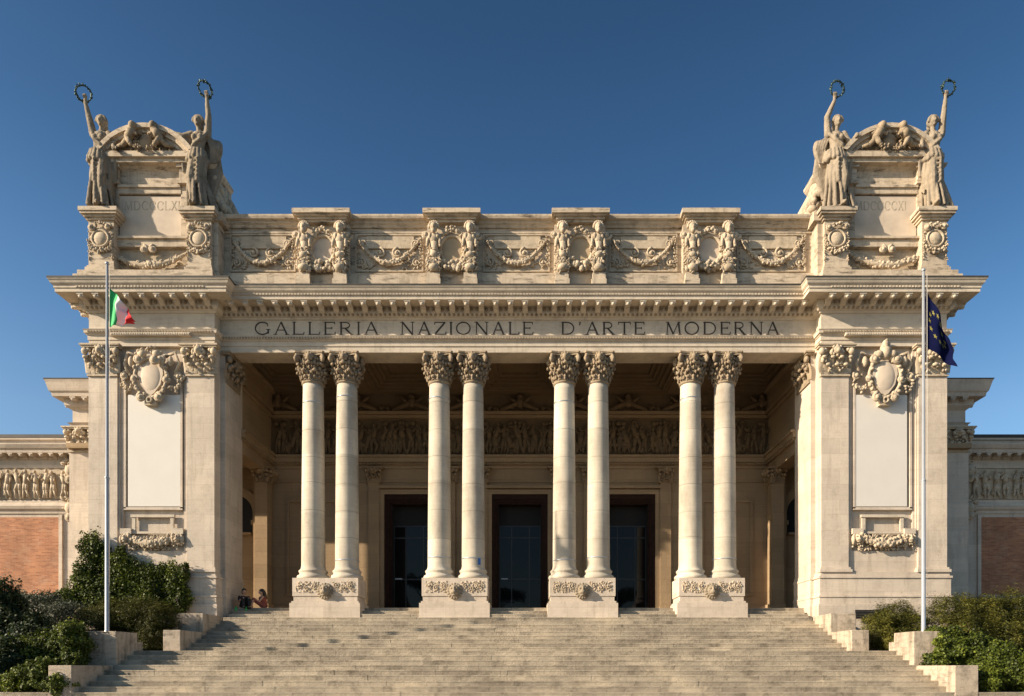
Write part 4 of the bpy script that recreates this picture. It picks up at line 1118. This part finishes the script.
# ------------------------------------------------------------------ statues
def statue(loc, s, mat, label, var=0):
    """draped woman holding up a wreath; s=-1 raises the arm on the viewer's left"""
    m = MB(); rs = random.Random(11+var); H = 3.05
    A = lambda x, y, z: (x*-s, y, z)                    # authored with the raised arm at +x*-1 ... mirrored by s
    hipx = .06*(1 if var % 2 else -1)
    # plinth of rock and draped skirt built of fold tubes
    m.ell(A(0, .05, .05), (.42, .36, .10), None, 14, 6)
    n = 13; tw_ = .55 if var % 2 else -.45
    for k in range(n):
        a = 2*PI*k/n+.25*rs.random(); a2 = a+tw_*rs.uniform(.5, 1.2)
        top = A(hipx+.17*math.cos(a), .12*math.sin(a), 1.72); mid = A(.02+.25*math.cos((a+a2)/2)+(.07 if var % 2 else -.05), .21*math.sin((a+a2)/2)-.02, 1.05+.1*rs.random())
        w = .30+.16*rs.random(); bot = A((-.10 if var % 2 else .08)+w*math.cos(a2), (w-.04)*math.sin(a2), .04)
        q = rs.uniform(.038, .062); m.tube([top, mid, (mid[0]*.45+bot[0]*.55, mid[1]*.45+bot[1]*.55-.02, .5), bot], [.05, q, q+.005, q*1.25], 7)
    for k in range(6):     # swags slung from hip to knee
        t = k/5; m.tube([A(-.26+.03*k, -.10-.02*k, 1.72-.05*k), A(-.05, -.30, 1.45-.13*k), A(.27, -.16, 1.55-.22*k)], [.035, .05, .03], 7)
    for k in range(7):     # hanging end of the cloak beside the leg
        m.tube([A(.28, -.06+.04*k, 1.75), A(.33+.02*(k % 3), -.10+.05*k, 1.2), A(.30+.05*(k % 2), -.14+.06*k, .62-.10*(k % 3))], [.035, .045, .03], 6)
    m.tube([A(hipx, 0, 1.75), A(0, 0, 1.1), A(0, 0, .1)], [.16, .19, .21], 12)
    # forward leg pressing through the cloth
    m.cap(A(.12, -.12, 1.5), A(.17, -.27, .90), .155, .115); m.cap(A(.17, -.27, .90), A(.10, -.22, .20), .11, .075); m.ell(A(.11, -.34, .10), (.07, .15, .06))
    m.cap(A(-.12, -.05, 1.5), A(-.14, -.12, .85), .16, .12); m.cap(A(-.14, -.12, .85), A(-.16, -.10, .2), .11, .08)
    # torso, chest, shoulders
    m.ell(A(hipx, 0, 1.66), (.24, .19, .20), None, 14, 9); m.tube([A(hipx, 0, 1.65), A(hipx*.4, -.02, 1.95), A(0, 0, 2.25), A(0, .02, 2.42)], [.22, .175, .215, .14], 12)
    m.ell(A(.10, -.16, 2.2), (.095, .09, .095)); m.ell(A(-.10, -.16, 2.2), (.095, .09, .095))
    m.ell(A(0, .02, 2.38), (.26, .13, .10), None, 12, 7)
    # belt and overfold
    for k in range(16):
        a = 2*PI*k/16; p = A(hipx+.25*math.cos(a), .2*math.sin(a), 1.83)
        q = A(hipx+.30*math.cos(a), .25*math.sin(a)-.02, 1.50+.10*rs.random()); m.cap(p, q, .045, .07, 7)
    m.tube([A(-.24, -.08, 2.35), A(-.1, -.2, 2.1), A(.1, -.2, 1.95), A(.24, -.12, 1.8)], [.05, .06, .06, .05], 7)
    # neck and head
    tilt = .03
    m.cap(A(0, .02, 2.42), A(tilt, -.0, 2.60), .085, .075)
    m.ell(A(tilt, -.02, 2.76), (.125, .15, .175), None, 14, 10); m.ell(A(tilt, -.165, 2.74), (.028, .04, .045)); m.ell(A(tilt, -.10, 2.65), (.06, .06, .05))
    m.ell(A(tilt, .05, 2.80), (.16, .16, .16), None, 12, 8); m.ell(A(tilt, .17, 2.72), (.10, .1, .12))
    for k in range(9):
        a = PI*k/8; m.ell(A(tilt+.145*math.cos(a), -.05, 2.78+.13*math.sin(a)), .055, None, 7, 5)
    # raised arm (toward -x authored), hand closing on the wreath
    sh = A(-.25, .02, 2.40)
    if var in (0, 2): el, wr = (A(-.36, -.03, 2.90), A(-.44, -.08, 3.30)) if var == 0 else (A(-.31, -.05, 2.86), A(-.10, -.10, 3.34))
    else: el, wr = A(-.30, -.02, 2.92), A(-.26 if var == 1 else -.34, -.06, 3.42)
    m.ell(sh, .12); m.cap(sh, el, .125, .095); m.cap(el, wr, .094, .06)
    wv = Vector(wr); hd = wv+Vector((0, -.01, .09))
    m.ell(hd, (.055, .05, .075))
    for k in range(4):
        b = hd+Vector((-.045+.03*k, -.03, .05)); m.cap(b, b+Vector((0, -.04, .05)), .018, .016, 6); m.cap(b+Vector((0, -.04, .05)), b+Vector((0, -.01, .09)), .016, .014, 6)
    m.cap(hd+Vector((.05, -.01, .0)), hd+Vector((.07, -.04, .07)), .02, .016, 6)
    # other arm, with cloak thrown over it
    if var in (1, 3):      # stretched toward the pediment
        e2, h2 = (A(.50, -.05, 2.30), A(.90, -.08, 2.40)) if var == 1 else (A(.42, -.08, 2.15), A(.50, -.25, 1.85))
    else:
        e2, h2 = A(.42, -.05, 2.05), A(.55, -.25, 1.80 if var == 0 else 2.2)
    m.cap(A(.25, .02, 2.40), e2, .105, .08); m.cap(e2, h2, .078, .055); m.ell(h2, (.075, .06, .07))
    for k in range(4): m.cap(h2, (h2[0]-s*(.09+.01*k), h2[1]-.04, h2[2]-.05+.03*k), .022, .016, 6)
    for k in range(7):
        t = k/6; a0 = np.array(A(.25, .08, 2.38))*(1-t)+np.array(e2)*t
        m.tube([a0, a0+np.array((-s*.04, .05, -.5)), a0+np.array((-s*.02, .08, -1.0-.25*rs.random()))], [.06, .07, .04], 6)
    # cloak at the back, blown out behind the raised-arm side
    bx = -.42 if var in (1, 2) else .20
    for k in range(9):
        t = k/8; m.tube([A(-.2+.4*t, .14, 2.4), A(-.2+.5*t+bx*.6, .26, 1.95), A(-.15+.4*t+bx*.9, .28, 1.4), A(-.1+.3*t+bx*.5, .2, .5)], [.06, .10, .11, .07], 7)
    if var in (1, 2):
        m.ell(A(-.42, .2, 1.95), (.22, .14, .40), rotm(0, .3*s, 0), 12, 8)
        for k in range(5): m.tube([A(-.2-.08*k, .02+.03*k, 2.35-.02*k), A(-.35-.07*k, .04, 1.95), A(-.28-.05*k, .1, 1.55)], [.03, .035, .03], 6)
    me = clay(m, .021, 0, .02, .09)
    me.transform(Matrix.Diagonal((1.16, 1.08, 1.20, 1)))
    me.materials.append(M[mat])
    e = empty('statue', loc); tag(e, label, 'statue', 'draped statues on the attic corners')
    body = link('body', me, None, e); body.scale = (1.0, 1.0, 1.0)
    # bronze wreath
    w = MB(); c = Vector((hd.x*1.16, hd.y*1.08, hd.z*1.2+.06))+Vector(((.10, .0, .26) if var == 2 else (-.06, 0, .16) if var == 0 else (-.06, 0, .19) if var == 1 else (.10, 0, .24)))
    rz, tx = (.5, 1.0) if var == 0 else (.2, .25); r = .25 if var < 2 else .25
    Mx = rotm(tx, -.35 if var < 2 else .2, rz)
    if var == 1: Mx = rotm(.95, .35, .2)
    pts = [Mx @ np.array((r*math.cos(2*PI*k/22), 0, r*math.sin(2*PI*k/22)))+np.array(c) for k in range(22)]
    w.tube(pts, .022, 6, closed=True)
    for k in range(44):
        p = pts[k % 22]+np.random.uniform(-.035, .035, 3); w.ell(p, (.06, .018, .028), rotm(*np.random.uniform(0, 3, 3)), 6, 4)
    w.build('wreath', M['bronze'], e)
    return e
zt = 16.745
statue((-15.32, 25.10, zt), -1, 'statue', 'outer statue on the left tower, its left-hand arm holding up a tilted wreath', 0)
statue((-11.70, 25.10, zt), 1, 'statue', 'inner statue on the left tower with billowing cloak and right-hand arm raised', 1)
statue((11.70, 25.10, zt), -1, 'statue_light', 'inner statue on the right tower, left-hand arm bent up to an upright wreath', 2)
statue((15.28, 25.10, zt), 1, 'statue_light', 'outer statue on the right tower, right-hand arm straight up with a wreath', 3)

# ------------------------------------------------------------------ flagpoles and flags
def flagpole(x, top, label):
    e = empty('flagpole', (x, 20.4, 1.07)); tag(e, label, 'flagpole', 'flagpoles flanking the steps')
    m = MB(); h = top-1.07
    m.lathe(0, 0, [(0, 0), (.08, 0), (.08, .03), (.062, .05), (.058, h*.42), (.048, h*.42+.01), (.036, h), (0, h)], 16); m.build('pole', M['pole'], e)
    m = MB(); m.lathe(0, 0, [(0, h), (.05, h), (.06, h+.02), (.05, h+.07), (0, h+.09)], 14); m.build('finial', M['pole'], e)
    m = MB(); m.lathe(0, 0, [(.055, h*.42-.03), (.07, h*.42-.02), (.07, h*.42+.02), (.055, h*.42+.03)], 14); m.build('collar', M['pole'], e)
    m = MB(); m.tube([(.09, -.03, h-.1), (.095, -.03, h*.5), (.09, -.03, 1.4)], .006, 5); m.build('halyard', M['white'], e)
flagpole(-12.19, 12.05, 'grey metal flagpole flying the green white and red flag')
flagpole(12.19, 11.85, 'grey metal flagpole flying the dark blue flag')
def cloth(fn, nu, nv, tone, name, mat, loc, label):
    m = MB(); vs = []
    for i in range(nu+1):
        for j in range(nv+1): vs.append(fn(i/nu, j/nv))
    for i in range(nu):
        for j in range(nv):
            q = [i*(nv+1)+j, (i+1)*(nv+1)+j, (i+1)*(nv+1)+j+1, i*(nv+1)+j+1]
            m.f.append(tuple(q)); m.sm.append(True); m.t.append(tone((i+.5)/nu, (j+.5)/nv))
    m.v = [tuple(v) for v in vs]
    o = m.build(name, M[mat]); o.location = loc
    sd = o.modifiers.new('t', 'SOLIDIFY'); sd.thickness = .004
    return o
def ital(u, v):
    top = Vector((.72*u, 0, -.62*u-.25*u*u)); bot = Vector((.70*u-.12*u*(1-u), 0, -1.16+.10*u))
    p = top.lerp(bot, v); p.y = .13*math.sin(u*11+v*2.5)*u**.5*(1-.2*v)+.04*math.sin(u*5-v*9)*u; p.x += (.05*math.sin(v*8+u*5)+.03*math.sin(v*17))*u; p.z += .05*math.sin(v*5+u*9)*u; return p
o = cloth(ital, 42, 24, lambda u, v: u, 'tricolour_flag', 'tricolour', (-12.10, 20.38, 11.33), ''); tag(o, 'green, white and red flag drooping from the left flagpole', 'flag')
def euf(u, v):
    top = Vector((.66*u, 0, -1.35*u)); bot = Vector((.90*u, 0, -1.75-.66*u))
    p = top.lerp(bot, v); p.y = .09*math.sin(u*9+v*1.6)*u**.6+.03*math.sin(v*9-u*4)*u; p.x += (.04*math.sin(v*7+u*5)+.02*math.sin(v*15))*u; return p
o = cloth(euf, 42, 30, lambda u, v: .5, 'blue_flag', 'blueflag', (12.24, 20.38, 11.35), ''); tag(o, 'dark blue flag with yellow stars drooping from the right flagpole', 'flag')
m = MB()
for k in range(12):
    a = 2*PI*k/12; uc, vc = .47+.30*math.cos(a), .45+.27*math.sin(a); pts = []
    for j in range(10):
        b = PI/2+2*PI*j/10; r = .052 if j % 2 == 0 else .022
        q = euf(uc+r*math.cos(b)*1.25, vc-r*math.sin(b)); pts.append((q.x, q.y-.012, q.z))
    q = euf(uc, vc); pts.append((q.x, q.y-.012, q.z)); n0 = len(m.v)
    m.add(pts, [(10, (j+1) % 10, j) for j in range(10)], True)
    back = [(x, y+.024, z) for x, y, z in pts]; m.add(back, [(10, j, (j+1) % 10) for j in range(10)], True)
m.build('stars', M['gold'], o)

# ------------------------------------------------------------------ plants
def foliage(clumps, n, size, seed, up=.3, narrow=.5, hollow=.55, tone_bias=0.0):
    """leaf quads scattered through the outer shell of overlapping lumpy ellipsoids (centre, radii)"""
    rg = np.random.RandomState(seed)
    vol = np.array([r[0]*r[2]+r[1]*r[2] for c, r in clumps]); vol = vol/vol.sum()
    idx = rg.choice(len(clumps), n, p=vol)
    C = np.array([c for c, r in clumps], float)[idx]; Rr = np.array([r for c, r in clumps], float)[idx]
    d = rg.normal(size=(n, 3)); d /= np.linalg.norm(d, axis=1)[:, None]
    lump = 1+.16*np.sin(d[:, 0]*7+idx)+.13*np.sin(d[:, 2]*9+idx*2.1)+.10*np.sin(d[:, 1]*11+d[:, 0]*6)
    rr = (hollow+(1-hollow)*rg.rand(n)**.6)*lump
    stray = rg.rand(n) < .05; rr = np.where(stray, rr*1.16, rr)
    tip = (rg.rand(n) < .10*(narrow < .3)); ang = np.round(np.arctan2(d[:, 1], d[:, 0])*5)/5; d[:, 0] = np.where(tip, np.cos(ang)*np.sqrt(1-d[:, 2]**2), d[:, 0]); rr = np.where(tip & (d[:, 2] > 0), rr*(1.0+.32*np.abs(np.sin(ang*37+idx))), rr)
    P = C+d*Rr*rr[:, None]
    nrm = d*.6+rg.normal(size=(n, 3))*.6+np.array((0, -.15, up)); nrm /= np.linalg.norm(nrm, axis=1)[:, None]
    t1 = np.cross(nrm, rg.normal(size=(n, 3))); t1 /= np.linalg.norm(t1, axis=1)[:, None]; t2 = np.cross(nrm, t1)
    s = size*(.6+.8*rg.rand(n))[:, None]
    V = np.empty((n, 4, 3)); V[:, 0] = P-t1*s; V[:, 1] = P-t2*s*narrow+nrm*s*.15; V[:, 2] = P+t1*s; V[:, 3] = P+t2*s*narrow+nrm*s*.15
    low = np.sin(P[:, 0]*3.1+P[:, 2]*2.3)*.12+np.sin(P[:, 0]*7.7-P[:, 1]*5)*.10
    tone = np.clip(.45+low+rg.normal(size=n)*.2+tone_bias, 0, 1)
    return V.reshape(-1, 3), tone
def plant(name, label, cat, mat, clumps, n, size, seed, group=None, stem=None, **kw):
    loc = np.array((np.mean([c[0] for c, r in clumps]), np.mean([c[1] for c, r in clumps]), min(c[2]-r[2] for c, r in clumps)))
    V, tone = foliage(clumps, n, size, seed, **kw); V = V-loc
    me = bpy.data.meshes.new(name); k = len(tone)
    me.vertices.add(4*k); me.vertices.foreach_set('co', V.ravel()); me.loops.add(4*k); me.loops.foreach_set('vertex_index', np.arange(4*k, dtype=np.int32))
    me.polygons.add(k); me.polygons.foreach_set('loop_start', np.arange(0, 4*k, 4, dtype=np.int32))
    a = me.attributes.new('tone', 'FLOAT', 'FACE'); a.data.foreach_set('value', tone.astype(np.float32)); me.update(calc_edges=True); me.validate()
    e = empty(name, tuple(loc)); tag(e, label, cat, group)
    link('foliage', me, M[mat], e)
    m = MB(); rg = random.Random(seed)
    for c, r in clumps[:10]:
        c = np.array(c)-loc
        for q in range(3):
            m.tube([(c[0]+rg.uniform(-.1, .1), c[1]+.1, max(-.5, c[2]-r[2]*1.1)), (c[0]+rg.uniform(-.3, .3)*r[0], c[1]+rg.uniform(-.2, .2), c[2]), (c[0]+rg.uniform(-.7, .7)*r[0], c[1]+rg.uniform(-.3, .3)*r[1], c[2]+.6*r[2])], [.035, .022, .01], 5)
    m.build('stem', M['bark'], e)
    return e
def PX(px, py, d): return ((px-529)*d/683+.41, d, (668-py)*d/683)
def CL(lst):   # (px, py, depth, half width px, half height px, thickness m) -> clump in metres
    return [(PX(px, py, d), (w*d/683, t, h*d/683)) for px, py, d, w, h, t in lst]
ivy = CL([(92,550,24.75,14,18,.22),(118,572,24.7,20,22,.22),(150,585,24.65,24,20,.22),(175,580,24.65,14,18,.2),(84,578,24.6,14,18,.25),(100,595,24.5,26,22,.3),(140,605,24.5,30,18,.3),(180,600,24.6,12,14,.18),(70,598,24.4,12,14,.3),(186,568,24.7,3,6,.08),(120,553,24.8,6,8,.12),(60,606,24.2,12,8,.3),(135,574,24.75,16,12,.2),(160,573,24.75,16,11,.2),(108,562,24.8,10,14,.18),(124,590,24.6,22,20,.25)])
plant('ivy', 'ivy climbing the foot of the left pier', 'ivy', 'ivy', ivy, 52000, .036, 1, hollow=.2, narrow=.8, tone_bias=-.05)
plant('shrub', 'feathery dark shrub between the left flagpole and the top steps', 'shrub', 'shrub', CL([(135,618,22.6,34,18,.7),(160,622,22.4,15,20,.6),(110,618,22.4,26,16,.7),(155,638,22.2,20,15,.5)]), 42000, .045, 2, narrow=.16, up=.9, tone_bias=-.12)
plant('shrub', 'olive shrub with pale twigs below the left brick panel', 'shrub', 'pale', CL([(40,612,23.6,30,18,.7),(65,618,23.0,22,18,.7),(20,600,24.6,22,10,.5),(50,600,24.3,16,8,.4)]), 15000, .042, 3, narrow=.4, tone_bias=-.18, hollow=.4)
plant('shrub', 'very dark tall shrub at the left edge of the picture', 'shrub', 'darkshrub', CL([(2,605,21,16,26,.8),(10,632,20.8,34,26,.9),(38,640,20.6,26,24,.8),(-20,620,21,24,40,.8)]), 26000, .05, 4, narrow=.5)
plant('ivy_mound', 'ivy mound spilling over the wall under the left flagpole', 'ivy', 'ivy', CL([(60,650,19.6,28,20,.5),(72,640,19.4,14,20,.45),(40,660,19.4,28,16,.5),(74,658,19.2,10,10,.35),(14,655,19.6,24,20,.5)]), 42000, .034, 5, narrow=.8, hollow=.3)
plant('bush', 'rounded pale green bush at the bottom left beside the lowest wall', 'bush', 'ivy', CL([(42,676,18.3,18,16,.4),(60,684,18.1,14,12,.35),(20,682,18.4,18,14,.4)]), 14000, .038, 6, narrow=.6, tone_bias=.05)
plant('shrub', 'dark shrub in the bottom left corner', 'shrub', 'darkshrub', CL([(4,664,18.8,20,24,.5),(-16,675,18.6,20,26,.5)]), 12000, .05, 16)
plant('shrub', 'feathery green shrub in front of the right pier, left of the flagpole', 'shrub', 'shrub', CL([(895,622,22.6,22,18,.6),(880,632,22.3,16,18,.5),(910,630,22.5,16,20,.6),(900,642,22,18,12,.5)]), 40000, .045, 7, narrow=.16, up=.9, tone_bias=.08)
plant('shrub', 'wide olive shrub right of the flagpole below the shaded brick panel', 'shrub', 'shrub', CL([(955,612,22.8,26,16,.7),(985,615,22.8,28,20,.7),(1012,612,22.8,26,20,.7),(965,635,22,30,20,.7),(1005,640,22,30,22,.7),(1045,620,22.8,24,24,.7)]), 75000, .045, 8, narrow=.18, up=.8, tone_bias=.0)
plant('ivy_mound', 'bright ivy mound against the wall below the right flagpole', 'ivy', 'ivy', CL([(948,645,20,20,16,.5),(970,650,19.8,20,18,.5),(940,660,19.5,14,10,.35),(935,632,20.2,9,5,.3)]), 38000, .034, 9, narrow=.8, hollow=.3, tone_bias=-.04)
plant('bush', 'leafy bush spilling over the lowest wall at the bottom right', 'bush', 'ivy', CL([(1000,668,19,26,18,.5),(985,680,18.4,18,13,.4),(1022,676,18.6,20,18,.5),(992,655,19.6,22,14,.4)]), 42000, .034, 10, narrow=.7, tone_bias=-.02)
def pine(loc, h, w, label, seed, n=9000):
    rg = random.Random(seed); cl = []
    for k in range(11):
        a = rg.uniform(0, 2*PI); q = rg.uniform(.1, .75)*w
        cl.append(((loc[0]+q*math.cos(a), loc[1]+q*math.sin(a), loc[2]+h-rg.uniform(.2, .45)*w*.6), (w*rg.uniform(.3, .45), w*rg.uniform(.3, .45), w*rg.uniform(.13, .22))))
    e = empty('pine_tree', loc); tag(e, label, 'tree', 'umbrella pines across the street')
    V, tone = foliage(cl, n, .16 if h > 11 else .09, seed, hollow=.1); V = V-np.array(loc); k = len(tone)
    m = MB(); m.v = [tuple(v) for v in V.tolist()]; m.f = [(4*i, 4*i+1, 4*i+2, 4*i+3) for i in range(k)]; m.sm = [False]*k; m.t = tone.tolist()
    m.build('crown', M['darkshrub'], e)
    m = MB(); m.tube([(0, 0, 0), (.15, 0, h*.4), (-.05, .1, h*.75)], [.34*h/14, .26*h/14, .2*h/14], 10)
    for c, r in cl: m.tube([(-.05, .1, h*.72), ((c[0]-loc[0])*.5, (c[1]-loc[1])*.5, h*.82), (c[0]-loc[0], c[1]-loc[1], c[2]-loc[2])], [.12, .09, .05], 6)
    m.build('trunk', M['bark'], e)
for k, (x, y, h, w_) in enumerate(((-14, -38, 15, 4.5), (-5, -44, 14, 5), (5, -40, 16, 4.2), (13, -42, 13.5, 5), (22, -37, 15, 4.5), (-24, -40, 14, 5))):
    pine((x, y, -1.71), h, w_, ('umbrella pine across the street, second from the left', 'broad umbrella pine across the street left of centre', 'tall narrow umbrella pine across the street near the centre', 'lowest umbrella pine across the street', 'rightmost umbrella pine across the street', 'leftmost umbrella pine across the street')[k], 40+k)
# short grass on the banks: uncountable
def grass(x0, x1, y0, y1, n, seed):
    rg = np.random.RandomState(seed); x = rg.uniform(x0, x1, n); y = rg.uniform(y0, y1, n)
    t = np.clip((y-17.9)/6.7, 0, 1); z = -.9+t*2.3; h = rg.uniform(.05, .14, n); a = rg.uniform(0, PI, n)
    V = np.empty((n, 3, 3)); dx = np.cos(a)*.012; dy = np.sin(a)*.012
    V[:, 0] = np.c_[x-dx, y-dy, z-.05]; V[:, 1] = np.c_[x+dx, y+dy, z-.05]; V[:, 2] = np.c_[x+rg.normal(size=n)*.03, y+rg.normal(size=n)*.03, z+h]
    return V
V = np.concatenate([grass(-24, -13, 17.7, 24, 45000, 1), grass(13, 24, 17.7, 24, 45000, 2)]); k = len(V)
me = bpy.data.meshes.new('grass'); me.vertices.add(3*k); me.vertices.foreach_set('co', V.ravel()); me.loops.add(3*k); me.loops.foreach_set('vertex_index', np.arange(3*k, dtype=np.int32))
me.polygons.add(k); me.polygons.foreach_set('loop_start', np.arange(0, 3*k, 3, dtype=np.int32)); a = me.attributes.new('tone', 'FLOAT', 'FACE'); a.data.foreach_set('value', np.random.rand(k).astype(np.float32)*.8); me.update(calc_edges=True); me.validate()
o = link('grass', me, M['grass']); tag(o, 'short green grass on the banks beside the steps', 'grass', kind='stuff')

# ------------------------------------------------------------------ people sitting on the top step
def sitter(loc, rz, top, hairlong, label, legs):
    e = empty('person', loc, rz); e.scale = (.88, .88, .88); tag(e, label, 'person')
    m = MB()     # faces -y locally; seat at z=0
    m.tube([(0, .06, .08), (0, .04, .25), (0, .0, .46), (0, -.01, .52)], [.15, .125, .145, .07], 12); m.ell((0, .0, .47), (.19, .09, .07))
    m.cap((0, -.01, .52), (0, -.03, .60), .05, .048); m.ell((0, -.05, .69), (.077, .095, .115), None, 14, 10); m.ell((0, -.145, .68), (.016, .022, .025))
    m.ell((0, -.135, .635), (.028, .015, .009)); m.ell((-.078, -.04, .68), (.012, .022, .03)); m.ell((.078, -.04, .68), (.012, .022, .03))
    for q in (-1, 1):
        m.cap((q*.09, .05, .09), (q*.12, -.36, .36), .085, .06); m.cap((q*.12, -.36, .36), (q*.11, -.50, -.02), .058, .038); m.ell((q*.11, -.58, -.03), (.042, .12, .035))
        m.cap((q*.19, .0, .46), (q*.23, -.14, .27), .048, .038); m.cap((q*.23, -.14, .27), (q*.12, -.33, .38), .036, .026)
        h = Vector((q*.11, -.37, .40)); m.ell(h, (.035, .045, .02))
        for k in range(4): m.cap(h+Vector((-.025+.017*k, -.03, 0)), h+Vector((-.025+.017*k, -.075+.006*abs(k-1.5), -.02)), .009, .008, 6)
        m.cap(h+Vector((-q*.03, -.01, .0)), h+Vector((-q*.05, -.04, .015)), .01, .009, 6)
    me = clay(m, .013, 1); me.materials.append(M['skin']); link('body', me, None, e)
    c = MB()
    c.tube([(0, .06, .05), (0, .04, .25), (0, .0, .45), (0, .0, .50)], [.175, .15, .165, .11], 14); c.ell((0, .0, .46), (.2, .11, .06))
    if legs == 'trousers':
        for q in (-1, 1): c.cap((q*.19, .0, .46), (q*.23, -.13, .28), .058, .048)
    cm = clay(c, .016, 1); cm.materials.append(M[top]); link('top', cm, None, e)
    c = MB(); c.ell((0, .06, .1), (.18, .17, .12))
    for q in (-1, 1):
        c.cap((q*.09, .05, .09), (q*.12, -.36, .36), .097, .072)
        if legs == 'trousers': c.cap((q*.12, -.36, .36), (q*.11, -.49, .06), .07, .055)
    cm = clay(c, .016, 1); cm.materials.append(M['blackcloth'] if legs == 'trousers' else M['redcloth']); link('trousers', cm, None, e)
    c = MB(); c.ell((0, -.015, .745), (.10, .115, .10), None, 12, 8); c.ell((0, .05, .68), (.10, .07, .12))
    if hairlong: c.tube([(0, .05, .72), (0, .10, .58), (0, .13, .42), (0, .13, .32)], [.08, .085, .07, .03], 9)
    cm = clay(c, .015, 1); cm.materials.append(M['hair']); link('hair', cm, None, e)
    for q in (-1, 1):
        c = MB(); c.ell((q*.11, -.59, -.035), (.052, .135, .042))
        cm = clay(c, .014, 1); cm.materials.append(M['blackcloth']); link('shoe', cm, None, e)
sitter((-10.42, 25.95, FL+.01), R(35), 'blackcloth', False, 'seated person in black clothes at the foot of the left pier', 'trousers')
sitter((-9.78, 26.1, FL+.01), R(-62), 'redcloth', True, 'seated person in a rust-coloured dress with long dark hair, near the left pier', 'bare')
for k, (x, y) in enumerate(((-10.55, 25.55), (-10.2, 25.62))):
    m = MB(); m.lathe(0, 0, [(0, 0), (.04, 0), (.042, .02), (.042, .10), (.03, .13), (.014, .15), (.014, .17), (0, .17)], 12)
    o = m.build('bottle', M['bottle']); o.location = (x, y, FL-.146+.003 if y < 25.9 else FL)
    tag(o, ('small green bottle on the step nearest the left pier' if k == 0 else 'small green bottle on the step between the two seated people'), 'bottle')

# ------------------------------------------------------------------ camera, sun, sky
cam = bpy.data.cameras.new('camera'); co = bpy.data.objects.new('camera', cam); COL.objects.link(co)
co.location = (.41, 0, 0); co.rotation_euler = (R(90), 0, 0); cam.sensor_width = 36; cam.lens = 36*683/1024
cam.shift_y = (668-348)/1024; cam.shift_x = -(529-512)/1024; cam.clip_end = 2000; cam.clip_start = .1
scn.camera = co
L = Vector((2.6, 1.0, -1.2)).normalized()
sl = bpy.data.lights.new('sun', 'SUN'); sl.energy = 5.0; sl.angle = R(.7); sl.color = (1, .85, .665)
so = bpy.data.objects.new('sun', sl); COL.objects.link(so); so.rotation_euler = L.to_track_quat('-Z', 'Y').to_euler(); so.location = (-30, -10, 30)
w = bpy.data.worlds.new('World'); scn.world = w; w.use_nodes = True; nt = w.node_tree
sk = nt.nodes.new('ShaderNodeTexSky'); sk.sky_type = 'NISHITA'; sk.sun_disc = False
sk.sun_elevation = math.asin(-L.z); sk.sun_rotation = math.atan2(-L.x, -L.y)
sk.air_density = 1.0; sk.dust_density = 1.3; sk.ozone_density = 4.0
bg = nt.nodes['Background']
hs = nt.nodes.new('ShaderNodeHueSaturation'); hs.inputs['Saturation'].default_value = 1.06
tc = nt.nodes.new('ShaderNodeTexCoord'); sx = nt.nodes.new('ShaderNodeSeparateXYZ'); nt.links.new(tc.outputs['Generated'], sx.inputs[0])
gr_ = nt.nodes.new('ShaderNodeValToRGB'); e_ = gr_.color_ramp.elements    # pale blue low down, deeper upward; zenith darkened to cut the sky's fill
e_[0].position = .30; e_[0].color = (1.0, 1.0, .93, 1); e_[1].position = .95; e_[1].color = (.20, .24, .26, 1)
q_ = e_.new(.42); q_.color = (.74, .84, .84, 1); q_ = e_.new(.56); q_.color = (.52, .63, .66, 1); q_ = e_.new(.72); q_.color = (.38, .47, .50, 1)
ml = nt.nodes.new('ShaderNodeMix'); ml.data_type = 'RGBA'; ml.blend_type = 'MULTIPLY'; ml.inputs[0].default_value = 1.0
nt.links.new(sx.outputs[2], gr_.inputs[0]); nt.links.new(sk.outputs[0], ml.inputs[6]); nt.links.new(gr_.outputs[0], ml.inputs[7])
nt.links.new(ml.outputs[2], hs.inputs['Color']); nt.links.new(hs.outputs[0], bg.inputs[0])
bg.inputs[1].default_value = .100
scn.view_settings.view_transform = 'Standard'; scn.view_settings.look = 'None'; scn.view_settings.exposure = .82; scn.view_settings.gamma = 1
scn.render.engine = 'CYCLES'; scn.cycles.max_bounces = 6; scn.cycles.diffuse_bounces = 3
